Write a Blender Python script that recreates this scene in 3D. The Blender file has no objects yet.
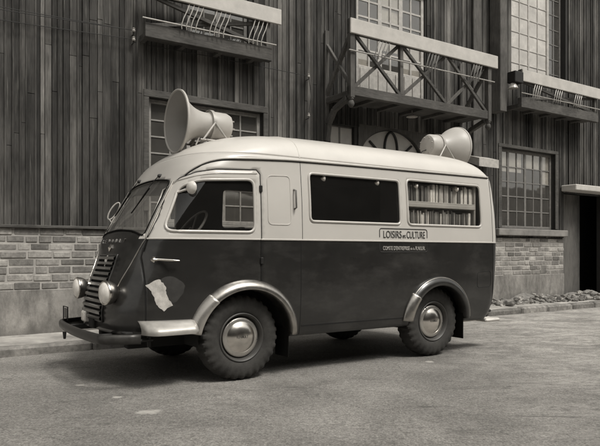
import bpy, bmesh, math, random
from mathutils import Vector, Matrix
random.seed(7)
R = math.radians
C = bpy.context.scene.collection
SC = bpy.context.scene

# ------------------------------------------------------------------ materials
TINT = (1.03, 0.98, 0.91)
def g(v): return (min(1, v*TINT[0]), v*TINT[1], v*TINT[2], 1)

class NT:
    def __init__(s, name):
        s.m = bpy.data.materials.new(name); s.m.use_nodes = True
        s.t = s.m.node_tree; s.n = s.t.nodes; s.l = s.t.links
        s.b = s.n['Principled BSDF']; s.out = s.n['Material Output']
        s.tc = s.n.new('ShaderNodeTexCoord')
    def link(s, a, b): s.l.new(a, b)
    def noise(s, scale, detail=4, rough=.55, stretch=(1,1,1), dist=0):
        mp = s.n.new('ShaderNodeMapping'); mp.inputs['Scale'].default_value = stretch
        s.link(s.tc.outputs['Object'], mp.inputs['Vector'])
        t = s.n.new('ShaderNodeTexNoise'); t.inputs['Scale'].default_value = scale
        t.inputs['Detail'].default_value = detail; t.inputs['Roughness'].default_value = rough
        t.inputs['Distortion'].default_value = dist
        s.link(mp.outputs[0], t.inputs['Vector']); return t.outputs['Fac']
    def ramp(s, fac, stops):
        r = s.n.new('ShaderNodeValToRGB'); e = r.color_ramp.elements
        while len(e) < len(stops): e.new(.5)
        for i, (p, c) in enumerate(stops):
            e[i].position = p; e[i].color = c if isinstance(c, tuple) else g(c)
        s.link(fac, r.inputs[0]); return r.outputs[0]
    def mul(s, a, b, fac=1.0, mode='MULTIPLY'):
        x = s.n.new('ShaderNodeMix'); x.data_type = 'RGBA'; x.blend_type = mode
        if isinstance(fac, (int, float)): x.inputs[0].default_value = fac
        else: s.link(fac, x.inputs[0])
        for i, v in ((6, a), (7, b)):
            if isinstance(v, tuple): x.inputs[i].default_value = v
            else: s.link(v, x.inputs[i])
        return x.outputs[2]
    def bump(s, h, strength=.3, dist=.01, prev=None):
        b = s.n.new('ShaderNodeBump'); b.inputs['Strength'].default_value = strength
        b.inputs['Distance'].default_value = dist; s.link(h, b.inputs['Height'])
        if prev is not None: s.link(prev, b.inputs['Normal'])
        return b.outputs[0]
    def rng(s, fac, lo, hi):
        m = s.n.new('ShaderNodeMapRange'); m.inputs['To Min'].default_value = lo; m.inputs['To Max'].default_value = hi
        s.link(fac, m.inputs['Value']); return m.outputs[0]
    def col(s, c): 
        if isinstance(c, tuple): s.b.inputs['Base Color'].default_value = c
        else: s.link(c, s.b.inputs['Base Color'])
    def set(s, rough=None, metal=None, coat=None, spec=None):
        if rough is not None:
            if isinstance(rough, (int, float)): s.b.inputs['Roughness'].default_value = rough
            else: s.link(rough, s.b.inputs['Roughness'])
        if metal is not None: s.b.inputs['Metallic'].default_value = metal
        if coat is not None:
            s.b.inputs['Coat Weight'].default_value = coat; s.b.inputs['Coat Roughness'].default_value = .08
        if spec is not None: s.b.inputs['Specular IOR Level'].default_value = spec
    def normal(s, n): s.link(n, s.b.inputs['Normal'])
    def tone(s):
        a = s.n.new('ShaderNodeAttribute'); a.attribute_name = 'tone'; return a.outputs['Color']

def simple(name, v, rough=.5, metal=0., var=.25, scale=9, coat=None, bump=0., spec=None):
    t = NT(name)
    n = t.noise(scale, 5, .6)
    t.col(t.ramp(n, [(.25, v*(1-var)), (.75, min(.95, v*(1+var)))]))
    t.set(t.rng(n, max(.02, rough-.07), min(1, rough+.09)), metal, coat, spec)
    if bump: t.normal(t.bump(t.noise(scale*8, 4), bump, .004))
    return t.m

def toned(name, v, rough, grain, bump=.4, var=.45, spec=.25, extra=None):
    """base colour varies per piece ('tone' attribute) and with the grain"""
    t = NT(name)
    n = t.noise(grain[0], 6, .65, grain[1], .4)
    big = t.noise(grain[2], 4, .6, grain[3])
    c = t.ramp(n, [(.28, v*(1-var)), (.5, v), (.74, v*(1+var))])
    c = t.mul(c, t.tone())
    c = t.mul(c, t.ramp(big, [(.3, (.62,.62,.62,1)), (.7, (1.3,1.3,1.3,1))]))
    if extra: c = extra(t, c)
    t.col(c); t.set(t.rng(n, rough-.08, min(1, rough+.1)), 0, None, spec)
    t.normal(t.bump(n, bump, .006))
    return t.m

def wood_extra(t, c):
    # pale weathered streaks running down some boards
    s = t.noise(1.0, 5, .7, (26, 26, .8))
    k = t.noise(1.0, 6, .75, (20, 20, 3.5), 1.5)
    c = t.mul(c, (.012,.012,.011,1), t.ramp(k, [(.66, (0,0,0,1)), (.74, (.8,.8,.8,1))]), 'MIX')
    w_ = t.noise(1.0, 5, .7, (1.8, 1.8, .5))
    c = t.mul(c, t.ramp(w_, [(.38, (.45,.45,.45,1)), (.60, (1.2,1.2,1.2,1))]))
    return t.mul(c, (.30,.29,.265,1), t.ramp(s, [(.58, (0,0,0,1)), (.78, (.55,.55,.55,1))]), 'MIX')
def brick_extra(t, c):
    s = t.noise(14, 5, .7)
    return t.mul(c, (.36,.34,.30,1), t.ramp(s, [(.60, (0,0,0,1)), (.78, (.5,.5,.5,1))]), 'MIX')

M = {}
M['wood'] = toned('weathered dark boards', .078, .78, (3, (30, 30, 1.2), 1.2, (1.5, 1.5, .6)), .5, .45, .2, wood_extra)
M['beam'] = toned('weathered beam', .085, .75, (4, (2, 14, 14), 2.0, (1, 1, 1)), .5, .4, .2)
M['beamv'] = toned('weathered post', .095, .75, (4, (14, 14, 1.2), 2.0, (1, 1, 1)), .5, .4, .2)
M['brick'] = toned('old brick', .24, .85, (22, (1, 1, 1), 2.2, (1, 1, 1)), .6, .35, .2, brick_extra)
M['mortar'] = simple('lime mortar', .36, .95, var=.28, scale=5, bump=.6)
t = NT('rough cement render')
n = t.noise(2.0, 7, .7); n2 = t.noise(7, 6, .75, (1, 1, .35)); n3 = t.noise(40, 4, .7)
c = t.ramp(n, [(.3, .17), (.55, .26), (.75, .36)]); c = t.mul(c, t.ramp(n2, [(.35, (.6,.6,.6,1)), (.6, (1.1,1.1,1.1,1))]))
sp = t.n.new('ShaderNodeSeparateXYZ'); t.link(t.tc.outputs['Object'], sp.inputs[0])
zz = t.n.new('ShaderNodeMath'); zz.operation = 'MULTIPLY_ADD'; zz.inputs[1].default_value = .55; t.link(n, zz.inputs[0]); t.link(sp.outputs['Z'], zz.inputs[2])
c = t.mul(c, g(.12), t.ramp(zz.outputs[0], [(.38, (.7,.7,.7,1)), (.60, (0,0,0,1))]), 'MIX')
t.col(c); t.set(.95, 0, None, .2); t.normal(t.bump(n2, .5, .02, t.bump(n3, .6, .006))); M['plaster'] = t.m
M['ledge'] = simple('weathered ledge board', .20, .8, var=.35, scale=4, bump=.3)
M['palepaint'] = simple('old pale board paint', .46, .7, var=.16, scale=5, bump=.2)
M['framep'] = simple('grey window paint', .15, .6, var=.3, scale=14, bump=.2)
M['framem'] = simple('worn window paint', .24, .6, var=.3, scale=14, bump=.2)
M['framel'] = simple('pale window paint', .40, .6, var=.25, scale=14, bump=.2)
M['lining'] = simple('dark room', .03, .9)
M['backing_sheet'] = simple('pale curtain', .34, .9, var=.3, scale=3)
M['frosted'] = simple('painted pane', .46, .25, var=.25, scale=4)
M['iron'] = simple('black iron', .018, .55, .3)
M['galv'] = simple('galvanised rod', .36, .45, .2, scale=20)
M['porcelain'] = simple('porcelain', .4, .25)
M['opp'] = simple('dark rendered wall', .06, .9)
M['cable'] = simple('black cable', .02, .6)
M['stone'] = toned('broken stone', .19, .95, (12, (1,1,1), 3, (1,1,1)), .8, .4, .2)

M['cream'] = simple('cream van paint', .50, .34, var=.05, scale=2.5, coat=.35)
M['cream_top'] = simple('top-lit cream paint', .57, .36, var=.07, scale=2.5, coat=.3)  # same cream paint, lightened on the roof for light from above
t = NT('dark van paint')
n = t.noise(3.2, 6, .65); d = t.noise(1.6, 5, .7, (1, 1, 2.2))
t.col(t.mul(t.ramp(n, [(.3, .013), (.75, .021)]), g(.075), t.ramp(d, [(.48, (0,0,0,1)), (.80, (.5,.5,.5,1))]), 'MIX'))
t.set(t.rng(d, .20, .42), 0, .35); t.normal(t.bump(t.noise(1.7, 4, .6), .30, .02)); M['dark'] = t.m
M['inner'] = simple('dark cabin lining', .02, .8)
M['under'] = simple('dirty underbody', .014, .9)
M['seam'] = simple('panel gap', .006, .9)
M['chrome'] = simple('chrome', .68, .20, 1., var=.1, scale=12)
M['alu'] = simple('worn aluminium guard', .42, .30, 1., var=.22, scale=16)
M['rim'] = simple('painted wheel', .05, .5, var=.2)
M['caps'] = simple('pale hub cap', .50, .28, .8, var=.12, scale=10)
M['lens'] = simple('headlamp lens', .85, .2, 0., var=.12, scale=30, coat=.6)
M['steel'] = simple('dark bumper steel', .05, .38, .5, var=.4, scale=12)
M['horn'] = simple('pale horn enamel', .40, .45, var=.08, scale=5)
M['hornin'] = simple('grey horn bell', .25, .55, var=.1, scale=4)
M['rubber'] = simple('black rubber', .010, .95, spec=.1)
t = NT('dusty tyre'); n = t.noise(7, 6, .7)
t.col(t.ramp(n, [(.3, .022), (.72, .058)])); t.set(.85, 0, None, .3); t.normal(t.bump(t.noise(60, 3), .3, .003)); M['tyre'] = t.m
M['ink'] = simple('sign ink', .03, .6)
M['inkw'] = simple('pale sign paint', .42, .6)
M['palepatch'] = simple('pale ragged patch', .48, .8, var=.4, scale=16, bump=.5)
M['dullgrey'] = simple('dull dark grey', .030, .55, var=.4, scale=14)
M['seat'] = simple('seat leather', .05, .6, var=.3)
M['shelf'] = simple('pale shelf board', .34, .6, var=.15, scale=6)
M['stepp'] = simple('scuffed step paint', .40, .4, .35, var=.22, scale=9)
M['lit'] = simple('pale translucent pane', .38, .3, var=.15, scale=4)
M['louvre'] = simple('louvre enamel', .11, .3, .3, var=.3, scale=20, coat=.5)
M['dust'] = simple('earth and plaster dust', .17, .95, var=.45, scale=11, bump=.9)
M['plate'] = simple('pale lamp casing', .6, .4)
for i, v in enumerate((.05, .11, .19, .30, .45, .62)):
    M['book%d' % i] = simple('book cloth %d' % i, v, .7, var=.3, scale=25)

def glass(nm, dust, ior=1.55):
  t = NT(nm)
  tr = t.n.new('ShaderNodeBsdfTransparent'); tr.inputs[0].default_value = (.94, .935, .92, 1)
  gl = t.n.new('ShaderNodeBsdfGlossy'); gl.inputs['Roughness'].default_value = .03
  f0 = ((ior-1)/(ior+1))**2
  lw = t.n.new('ShaderNodeLayerWeight'); lw.inputs[0].default_value = .5
  pw = t.n.new('ShaderNodeMath'); pw.operation = 'POWER'; pw.inputs[1].default_value = 5; t.link(lw.outputs['Facing'], pw.inputs[0])
  fr = t.n.new('ShaderNodeMath'); fr.operation = 'MULTIPLY_ADD'; fr.inputs[1].default_value = 1-f0; fr.inputs[2].default_value = f0*1.6; t.link(pw.outputs[0], fr.inputs[0])
  mx = t.n.new('ShaderNodeMixShader')
  wob = t.bump(t.noise(2.5, 2), .10, .02); t.link(wob, gl.inputs['Normal'])
  t.link(fr.outputs[0], mx.inputs[0]); t.link(tr.outputs[0], mx.inputs[1]); t.link(gl.outputs[0], mx.inputs[2])
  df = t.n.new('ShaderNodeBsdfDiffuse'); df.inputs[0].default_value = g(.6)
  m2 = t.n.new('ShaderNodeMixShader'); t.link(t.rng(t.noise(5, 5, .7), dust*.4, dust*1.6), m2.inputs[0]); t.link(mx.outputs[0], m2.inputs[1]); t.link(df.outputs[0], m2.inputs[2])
  t.link(m2.outputs[0], t.out.inputs['Surface']); return t.m
M['glass'] = glass('window glass', .012); M['wsglass'] = glass('sky-hazed windscreen glass', .11); M['bglass'] = glass('old building glass', .05, 1.7)  # windscreen's high dust value stands in for grey sky reflection

# road: worn asphalt over setts, patches and pale scuffs
t = NT('worn road')
fine = t.noise(70, 5, .8); mid = t.noise(1.1, 6, .65, (1, 1, 1), .6); big = t.noise(.35, 4, .6)
c = t.ramp(fine, [(.34, .10), (.66, .38)])
grit = t.noise(26, 6, .8)
c = t.mul(c, t.ramp(grit, [(.34, (.62,.62,.62,1)), (.5, (1.05,1.05,1.05,1)), (.68, (1.5,1.5,1.5,1))]))
oil = t.noise(.9, 6, .75, (1, 1.6, 1), .3)
c = t.mul(c, g(.07), t.ramp(oil, [(.56, (0,0,0,1)), (.72, (.5,.5,.5,1))]), 'MIX')
cr = t.n.new('ShaderNodeTexVoronoi'); cr.feature = 'DISTANCE_TO_EDGE'; cr.inputs['Scale'].default_value = .9; cr.inputs['Randomness'].default_value = 1
wv = t.n.new('ShaderNodeVectorMath'); wv.operation = 'ADD'
wn_ = t.n.new('ShaderNodeTexNoise'); wn_.inputs['Scale'].default_value = 3.5; wn_.inputs['Detail'].default_value = 6; t.link(t.tc.outputs['Object'], wn_.inputs['Vector'])
ws_ = t.n.new('ShaderNodeVectorMath'); ws_.operation = 'SCALE'; ws_.inputs['Scale'].default_value = .55; t.link(wn_.outputs['Color'], ws_.inputs[0])
t.link(t.tc.outputs['Object'], wv.inputs[0]); t.link(ws_.outputs[0], wv.inputs[1]); t.link(wv.outputs[0], cr.inputs['Vector'])
c = t.mul(c, g(.05), t.ramp(cr.outputs['Distance'], [(0, (.40,.40,.40,1)), (.008, (0,0,0,1))]), 'MIX')
c = t.mul(c, t.ramp(mid, [(.3, (.68,.68,.68,1)), (.7, (1.25,1.25,1.25,1))]))
c = t.mul(c, t.ramp(big, [(.35, (.8,.8,.8,1)), (.65, (1.15,1.15,1.15,1))]))
sx = t.n.new('ShaderNodeSeparateXYZ'); t.link(t.tc.outputs['Object'], sx.inputs[0])
def xmask(a, b):
    m_ = t.n.new('ShaderNodeMapRange'); m_.inputs['From Min'].default_value = a; m_.inputs['From Max'].default_value = b; t.link(sx.outputs['X'], m_.inputs['Value']); return m_.outputs[0]
def spot(x, y, rx, ry):
    mp_ = t.n.new('ShaderNodeMapping'); mp_.vector_type = 'POINT'; mp_.inputs['Location'].default_value = (-x/rx, -y/ry, 0); mp_.inputs['Scale'].default_value = (1/rx, 1/ry, 0)
    t.link(t.tc.outputs['Object'], mp_.inputs[0]); v_ = t.n.new('ShaderNodeVectorMath'); v_.operation = 'LENGTH'; t.link(mp_.outputs[0], v_.inputs[0])
    a_ = t.n.new('ShaderNodeMath'); a_.operation = 'ADD'; t.link(v_.outputs['Value'], a_.inputs[0]); t.link(t.noise(9, 4, .7), a_.inputs[1])
    return t.ramp(a_.outputs[0], [(0, (1,1,1,1)), (.75, (.8,.8,.8,1)), (.98, (0,0,0,1))])
st = t.noise(1.9, 5, .7, (.75, 3.2, 1), .8)
c = t.mul(c, g(.07), t.ramp(st, [(.60, (0,0,0,1)), (.72, (.7,.7,.7,1))]), 'MIX')
st2 = t.noise(1.5, 4, .6, (1.2, 2.4, 1), .5)
c = t.mul(c, g(.46), t.ramp(st2, [(.68, (0,0,0,1)), (.76, (.45,.45,.45,1))]), 'MIX')
st3 = t.noise(1.3, 6, .75, (.8, 2.0, 1), 1.2)
sm = t.n.new('ShaderNodeMath'); sm.operation = 'MULTIPLY'; t.link(t.ramp(st3, [(.44, (0,0,0,1)), (.56, (.9,.9,.9,1))]), sm.inputs[0]); t.link(xmask(1.2, 3.6), sm.inputs[1])
s4 = t.n.new('ShaderNodeMath'); s4.operation = 'MULTIPLY'; t.link(sm.outputs[0], s4.inputs[0]); t.link(t.ramp(t.noise(7, 6, .8, (1, 1.8, 1), .4), [(.42, (0,0,0,1)), (.54, (1,1,1,1))]), s4.inputs[1]); sm = s4
c = t.mul(c, g(.50), sm.outputs[0], 'MIX')
for q in ((-1.08, 4.45, .20, .16), (1.36, 6.5, .12, .13), (-1.45, 4.9, .09, .08), (-1.9, 5.35, .10, .08)): c = t.mul(c, g(.52), spot(*q), 'MIX')
t.col(c); t.set(t.rng(mid, .65, .9), 0, None, .35)
vo = t.n.new('ShaderNodeTexVoronoi'); vo.feature = 'DISTANCE_TO_EDGE'; vo.inputs['Scale'].default_value = 6.5
mp = t.n.new('ShaderNodeMapping'); mp.inputs['Scale'].default_value = (1, 1.5, 0); t.link(t.tc.outputs['Object'], mp.inputs[0]); t.link(mp.outputs[0], vo.inputs['Vector'])
sett = t.ramp(vo.outputs['Distance'], [(0, (0,0,0,1)), (.09, (1,1,1,1))])
b1 = t.bump(grit, .9, .014, t.bump(fine, .8, .008)); b2 = t.bump(sett, .12, .006, b1); t.normal(t.bump(mid, .4, .03, b2)); M['road'] = t.m
M['pave'] = simple('dusty pavement', .31, .95, var=.5, scale=3.5, bump=.7)
M['kerb'] = toned('kerb stone', .19, .9, (16, (1,1,1), 3, (1,1,1)), .7, .4, .2)

# ------------------------------------------------------------------ mesh builder
class MB:
    def __init__(s): s.v = []; s.f = []; s.mi = []; s.tn = []; s.cur = 0; s.t = 1.0
    def add(s, vs, fs):
        o = len(s.v); s.v += [tuple(p) for p in vs]
        for f in fs: s.f.append(tuple(i+o for i in f)); s.mi.append(s.cur); s.tn.append(s.t)
        return s
    def box(s, x0, x1, y0, y1, z0, z1, M4=None):
        vs = [Vector((x, y, z)) for x in (x0, x1) for y in (y0, y1) for z in (z0, z1)]
        if M4: vs = [M4 @ p for p in vs]
        return s.add(vs, [(0,1,3,2), (4,6,7,5), (0,4,5,1), (2,3,7,6), (0,2,6,4), (1,5,7,3)])
    def bbox(s, x0, x1, y0, y1, z0, z1, b=.006, M4=None):
        """box with bevelled edges"""
        b = min(b, abs(x1-x0)*.45, abs(y1-y0)*.45, abs(z1-z0)*.45)
        bm = bmesh.new(); bmesh.ops.create_cube(bm, size=1)
        for v in bm.verts:
            v.co = Vector(((x0+x1)/2+v.co.x*(x1-x0), (y0+y1)/2+v.co.y*(y1-y0), (z0+z1)/2+v.co.z*(z1-z0)))
        bmesh.ops.bevel(bm, geom=bm.edges[:], offset=b, segments=1, affect='EDGES')
        s.addbm(bm, M4); return s
    def addbm(s, bm, M4=None):
        bm.verts.ensure_lookup_table(); bm.verts.index_update()
        s.add([(M4 @ v.co) if M4 else v.co.copy() for v in bm.verts], [tuple(v.index for v in f.verts) for f in bm.faces]); bm.free()
    def bar(s, p, q, w, h, up=(0,0,1), b=.003):
        """rectangular bar from p to q"""
        p, q = Vector(p), Vector(q); d = q-p; L = d.length; d.normalize()
        up = Vector(up); a = d.cross(up)
        if a.length < 1e-4: a = d.cross(Vector((1,0,0)))
        a.normalize(); n = a.cross(d)
        M4 = Matrix((d, a, n)).transposed().to_4x4(); M4.translation = p
        return s.bbox(0, L, -w/2, w/2, -h/2, h/2, b, M4)
    def tube(s, pts, r, n=8, closed=False, cap=True):
        pts = [Vector(p) for p in pts]; N = len(pts); rings = []
        T = []
        for i in range(N):
            a = pts[(i-1) % N] if (closed or i > 0) else pts[i]
            b = pts[(i+1) % N] if (closed or i < N-1) else pts[i]
            T.append((b-a).normalized())
        ref = Vector((0,0,1)) if abs(T[0].z) < .9 else Vector((1,0,0))
        nrm = (ref - T[0]*ref.dot(T[0])).normalized(); vs = []
        for i in range(N):
            nrm = (nrm - T[i]*nrm.dot(T[i])).normalized(); bi = T[i].cross(nrm)
            rr = r[i] if isinstance(r, (list, tuple)) else r
            vs += [pts[i] + (nrm*math.cos(2*math.pi*k/n) + bi*math.sin(2*math.pi*k/n))*rr for k in range(n)]
        fs = []
        for i in range(N if closed else N-1):
            j = (i+1) % N
            for k in range(n): fs.append((i*n+k, i*n+(k+1) % n, j*n+(k+1) % n, j*n+k))
        if cap and not closed: fs += [tuple(range(n))[::-1], tuple((N-1)*n+k for k in range(n))]
        return s.add(vs, fs)
    def lathe(s, prof, n=48, M4=None, a0=0, a1=2*math.pi):
        """profile [(along axis x, radius)] about the x axis"""
        full = abs(a1-a0-2*math.pi) < 1e-6; m = n if full else n+1; vs = []
        for (x, r) in prof:
            for k in range(m):
                a = a0+(a1-a0)*k/n; vs.append(Vector((x, r*math.cos(a), r*math.sin(a))))
        if M4: vs = [M4 @ p for p in vs]
        fs = []
        for i in range(len(prof)-1):
            for k in range(n):
                k2 = (k+1) % m; fs.append((i*m+k, i*m+k2, (i+1)*m+k2, (i+1)*m+k))
        return s.add(vs, fs)
    def loft(s, rows, closed=False):
        """grid of rows of equal length"""
        n = len(rows[0]); vs = [p for r in rows for p in r]; fs = []
        for i in range(len(rows)-1):
            for k in range(n if closed else n-1):
                k2 = (k+1) % n; fs.append((i*n+k, i*n+k2, (i+1)*n+k2, (i+1)*n+k))
        return s.add(vs, fs)
    def build(s, name, mats, parent=None, smooth=None, label=None, weld=0, flip=False):
        if not isinstance(mats, (list, tuple)): mats = [mats]
        me = bpy.data.meshes.new(name); me.from_pydata(s.v, [], s.f)
        for m in mats: me.materials.append(m)
        me.polygons.foreach_set('material_index', s.mi)
        at = me.attributes.new('tone', 'FLOAT_COLOR', 'CORNER'); cols = []
        for p in me.polygons: cols += [s.tn[p.index], s.tn[p.index], s.tn[p.index], 1.0]*p.loop_total
        at.data.foreach_set('color', cols)
        bm = bmesh.new(); bm.from_mesh(me)
        if weld: bmesh.ops.remove_doubles(bm, verts=bm.verts, dist=weld)
        bmesh.ops.recalc_face_normals(bm, faces=bm.faces)
        if flip: bmesh.ops.reverse_faces(bm, faces=bm.faces)
        if smooth:
            for f in bm.faces: f.smooth = True
            for e in bm.edges:
                if len(e.link_faces) == 2 and e.calc_face_angle(0) > R(smooth): e.smooth = False
        bm.to_mesh(me); bm.free()
        o = bpy.data.objects.new(name, me); C.objects.link(o)
        if parent: o.parent = parent
        if label: o['label'] = label
        return o

def tag(o, label, cat, group=None, kind=None):
    if label: o['label'] = label
    if cat: o['category'] = cat
    if group: o['group'] = group
    if kind: o['kind'] = kind
    return o
def empty(name, loc=(0,0,0), rz=0, parent=None):
    o = bpy.data.objects.new(name, None); C.objects.link(o)
    o.location = loc; o.rotation_euler = (0, 0, rz); o.empty_display_size = .1
    if parent: o.parent = parent
    return o
def copy_tree(o, parent=None):
    c = o.copy(); C.objects.link(c)
    if parent: c.parent = parent
    for ch in [x for x in bpy.data.objects if x.parent == o]: copy_tree(ch, c)
    return c

def text_mesh(body, size, depth, name, mat, parent, M4, sx=1.0, fit=None, label=None, space=1.0, warp=None):
    cu = bpy.data.curves.new(name, 'FONT'); cu.body = body; cu.size = size; cu.extrude = depth
    cu.align_x = 'CENTER'; cu.align_y = 'CENTER'; cu.space_character = space
    tmp = bpy.data.objects.new('tmp', cu); C.objects.link(tmp)
    dg = bpy.context.evaluated_depsgraph_get(); me = bpy.data.meshes.new_from_object(tmp.evaluated_get(dg))
    bpy.data.objects.remove(tmp); bpy.data.curves.remove(cu)
    xs = [v.co.x for v in me.vertices]; w = max(xs)-min(xs); cx = (max(xs)+min(xs))/2
    k = fit/w if fit else sx
    for v in me.vertices:
        p = Vector(((v.co.x-cx)*k, v.co.y, v.co.z)); v.co = warp(p) if warp else M4 @ p
    me.materials.clear(); me.materials.append(mat); me.name = name
    for p in me.polygons: p.material_index = 0
    o = bpy.data.objects.new(name, me); C.objects.link(o)
    if parent: o.parent = parent
    if label: o['label'] = label
    return o

def pchip(xs, ys, x):
    n = len(xs)
    if x <= xs[0]: return ys[0]
    if x >= xs[-1]: return ys[-1]
    i = 0
    while x > xs[i+1]: i += 1
    d = [(ys[k+1]-ys[k])/(xs[k+1]-xs[k]) for k in range(n-1)]
    def sl(k):
        if k == 0: return d[0]
        if k == n-1: return d[-1]
        return 0 if d[k-1]*d[k] <= 0 else 2*d[k-1]*d[k]/(d[k-1]+d[k])
    h = xs[i+1]-xs[i]; t = (x-xs[i])/h
    return ((1+2*t)*(1-t)**2*ys[i] + t*(1-t)**2*h*sl(i) + t*t*(3-2*t)*ys[i+1] + t*t*(t-1)*h*sl(i+1))

# ------------------------------------------------------------------ frame of the place (metres, camera over the origin)
F, H, HY = 620., 1.14, 253.
ux, uy = 940/math.hypot(940, F), F/math.hypot(940, F)
U = Vector((ux, uy, 0)); V = Vector((-uy, ux, 0)); RZ = math.atan2(uy, ux)
O = Vector((-54/F*(F*H/129), F*H/129, 0))
WS = 3.517
# ------------------------------------------------------------------ van body surface (local: x rearwards from front axle, y to far side, z up)
#        z     front   half-width  rear
ROWS = [(.365, -1.03, .905, 3.30), (.45, -1.07, .925, 3.36), (.60, -1.075, .94, 3.41), (.85, -1.02, .95, 3.44), (1.05, -.945, .95, 3.455),
        (1.262, -.885, .95, 3.46), (1.30, -.865, .95, 3.46), (1.55, -.72, .943, 3.45), (1.80, -.57, .925, 3.43), (1.90, -.51, .915, 3.42),
        (2.00, -.44, .905, 3.40), (2.035, -.40, .90, 3.39), (2.12, -.28, .865, 3.34), (2.19, -.14, .80, 3.27), (2.25, .03, .69, 3.18),
        (2.30, .25, .53, 3.05), (2.33, .45, .36, 2.9), (2.345, .7, .18, 2.7), (2.348, .85, .06, 2.55)]
def sl(zp, col):
    return pchip(list(range(len(ROWS))), [r[col] for r in ROWS], zp)
def zp_of(z):
    lo, hi = 0., len(ROWS)-1.
    for _ in range(40):
        m = (lo+hi)/2
        if sl(m, 0) < z: lo = m
        else: hi = m
    return lo
def taper(x): 
    if x > .45: return 1.
    t = (.45-x)/1.35
    return 1-.17*min(1.3, t)**1.7
NF, NR = 3.2, 3.2
def half(x, zp):
    """half width of the body at x in slice zp"""
    xf, w, xr = sl(zp, 1), sl(zp, 2), sl(zp, 3)
    z = sl(zp, 0)
    Lf = .40 + max(0, z-1.9)*1.6; Lr = .17+max(0, z-2.0)*.8
    k = 1.
    if x < xf+Lf: k *= (max(0, 1-(max(0, (xf+Lf-x)/Lf))**NF))**(1/NF)
    if x > xr-Lr: k *= (max(0, 1-(max(0, (x-xr+Lr)/Lr))**NR))**(1/NR)
    return w*taper(x)*k
def front_x(y, zp):
    """x of the front surface at half-breadth |y|"""
    xf = sl(zp, 1); lo, hi = xf, xf+.6; y = abs(y)
    for _ in range(30):
        m = (lo+hi)/2
        if half(m, zp) < y: lo = m
        else: hi = m
    return hi
VC = O + V*.95
van = empty('delivery_van', VC, RZ)
tag(van, 'two-tone travelling library van, pale above and dark below, parked on the road', 'van')

def near(x, z, off=0.):          # point on the near side skin
    return Vector((x, -(half(x, zp_of(z))+off), z))
def sidep(x, z, s, off=0.):
    return Vector((x, s*(half(x, zp_of(z))+off), z))
def frontp(y, z, off=0.):
    zp = zp_of(z); x = front_x(y, zp); e = .01
    n = Vector((-1, 0, 0))
    dxdy = (front_x(abs(y)+e, zp)-front_x(max(0, abs(y)-e), zp))/((abs(y)+e)-max(0, abs(y)-e))
    n.y = dxdy*(1 if y > 0 else -1); n.z = (front_x(y, zp_of(z+e))-x)/e*1.0
    n.normalize(); return Vector((x, y, z))+n*off

def rpoly(pts, r, n=5):
    """polygon with rounded corners"""
    out = []; N = len(pts)
    for i in range(N):
        p, a, b = Vector(pts[i]), Vector(pts[i-1]), Vector(pts[(i+1) % N])
        rr = r[i] if isinstance(r, (list, tuple)) else r
        da, db = (a-p), (b-p); rr = min(rr, da.length*.45, db.length*.45)
        A, B = p+da.normalized()*rr, p+db.normalized()*rr
        for k in range(n+1):
            t = k/n; out.append(A*(1-t)**2 + p*2*t*(1-t) + B*t*t)
    return out
def densify(pts, step=.03):
    out = []; N = len(pts)
    for i in range(N):
        a, b = pts[i], pts[(i+1) % N]; k = max(1, int((b-a).length/step))
        for j in range(k): out.append(a+(b-a)*(j/k))
    return out
def inside(pt, poly):
    x, y = pt; c = False; n = len(poly); j = n-1
    for i in range(n):
        xi, yi = poly[i]; xj, yj = poly[j]
        if (yi > y) != (yj > y) and x < (xj-xi)*(y-yi)/(yj-yi)+xi: c = not c
        j = i
    return c
def closest(pt, poly):
    p = Vector(pt); best = None; n = len(poly)
    for i in range(n):
        a, b = poly[i], poly[(i+1) % n]; d = b-a; L = d.length_squared
        t = 0 if L == 0 else max(0, min(1, (p-a).dot(d)/L)); q = a+d*t; e = (q-p).length_squared
        if best is None or e < best[0]: best = (e, q)
    return best[1]

P_DOORWIN = rpoly([(-.70, 1.325), (-.53, 1.715), (-.40, 1.772), (.10, 1.80), (.10, 1.325)], [.09, .06, .12, .07, .07])
P_W1 = rpoly([(.69, 1.44), (.69, 1.90), (1.835, 1.90), (1.835, 1.44)], .05)
P_W2 = rpoly([(1.94, 1.44), (1.94, 1.92), (3.09, 1.92), (3.09, 1.44)], .06)
WSB = [(-.60, 1.285), (-.3, 1.32), (0, 1.335), (.3, 1.32), (.60, 1.285)]
P_WS = rpoly([(-.615, 1.285), (-.42, 1.335), (0, 1.358), (.42, 1.335), (.615, 1.285), (.55, 1.785), (.3, 1.812), (0, 1.822), (-.3, 1.812), (-.55, 1.785)], [.05, .1, .1, .1, .05, .06, .1, .1, .1, .06])
def circ(cx, cz, r, n=48): return [Vector((cx+r*math.cos(2*math.pi*k/n), cz+r*math.sin(2*math.pi*k/n))) for k in range(n)]
WHX = (0.0, 2.39); WZ = .385
P_A = [circ(.025, .37, .45), circ(2.40, .37, .425)]
P_DOOR = [Vector(p) for p in [(-.85, .44), (-.85, 1.10), (-.80, 1.262), (-.70, 1.45), (-.575, 1.72), (-.50, 1.80), (-.40, 1.845), (-.25, 1.872), (.13, 1.888), (.165, 1.85), (.165, .82), (-.18, .81), (-.38, .66), (-.47, .44)]]
SIDES = [('w', P_DOORWIN), ('w', P_W1), ('w', P_W2), ('a', P_A[0]), ('a', P_A[1])]

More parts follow.
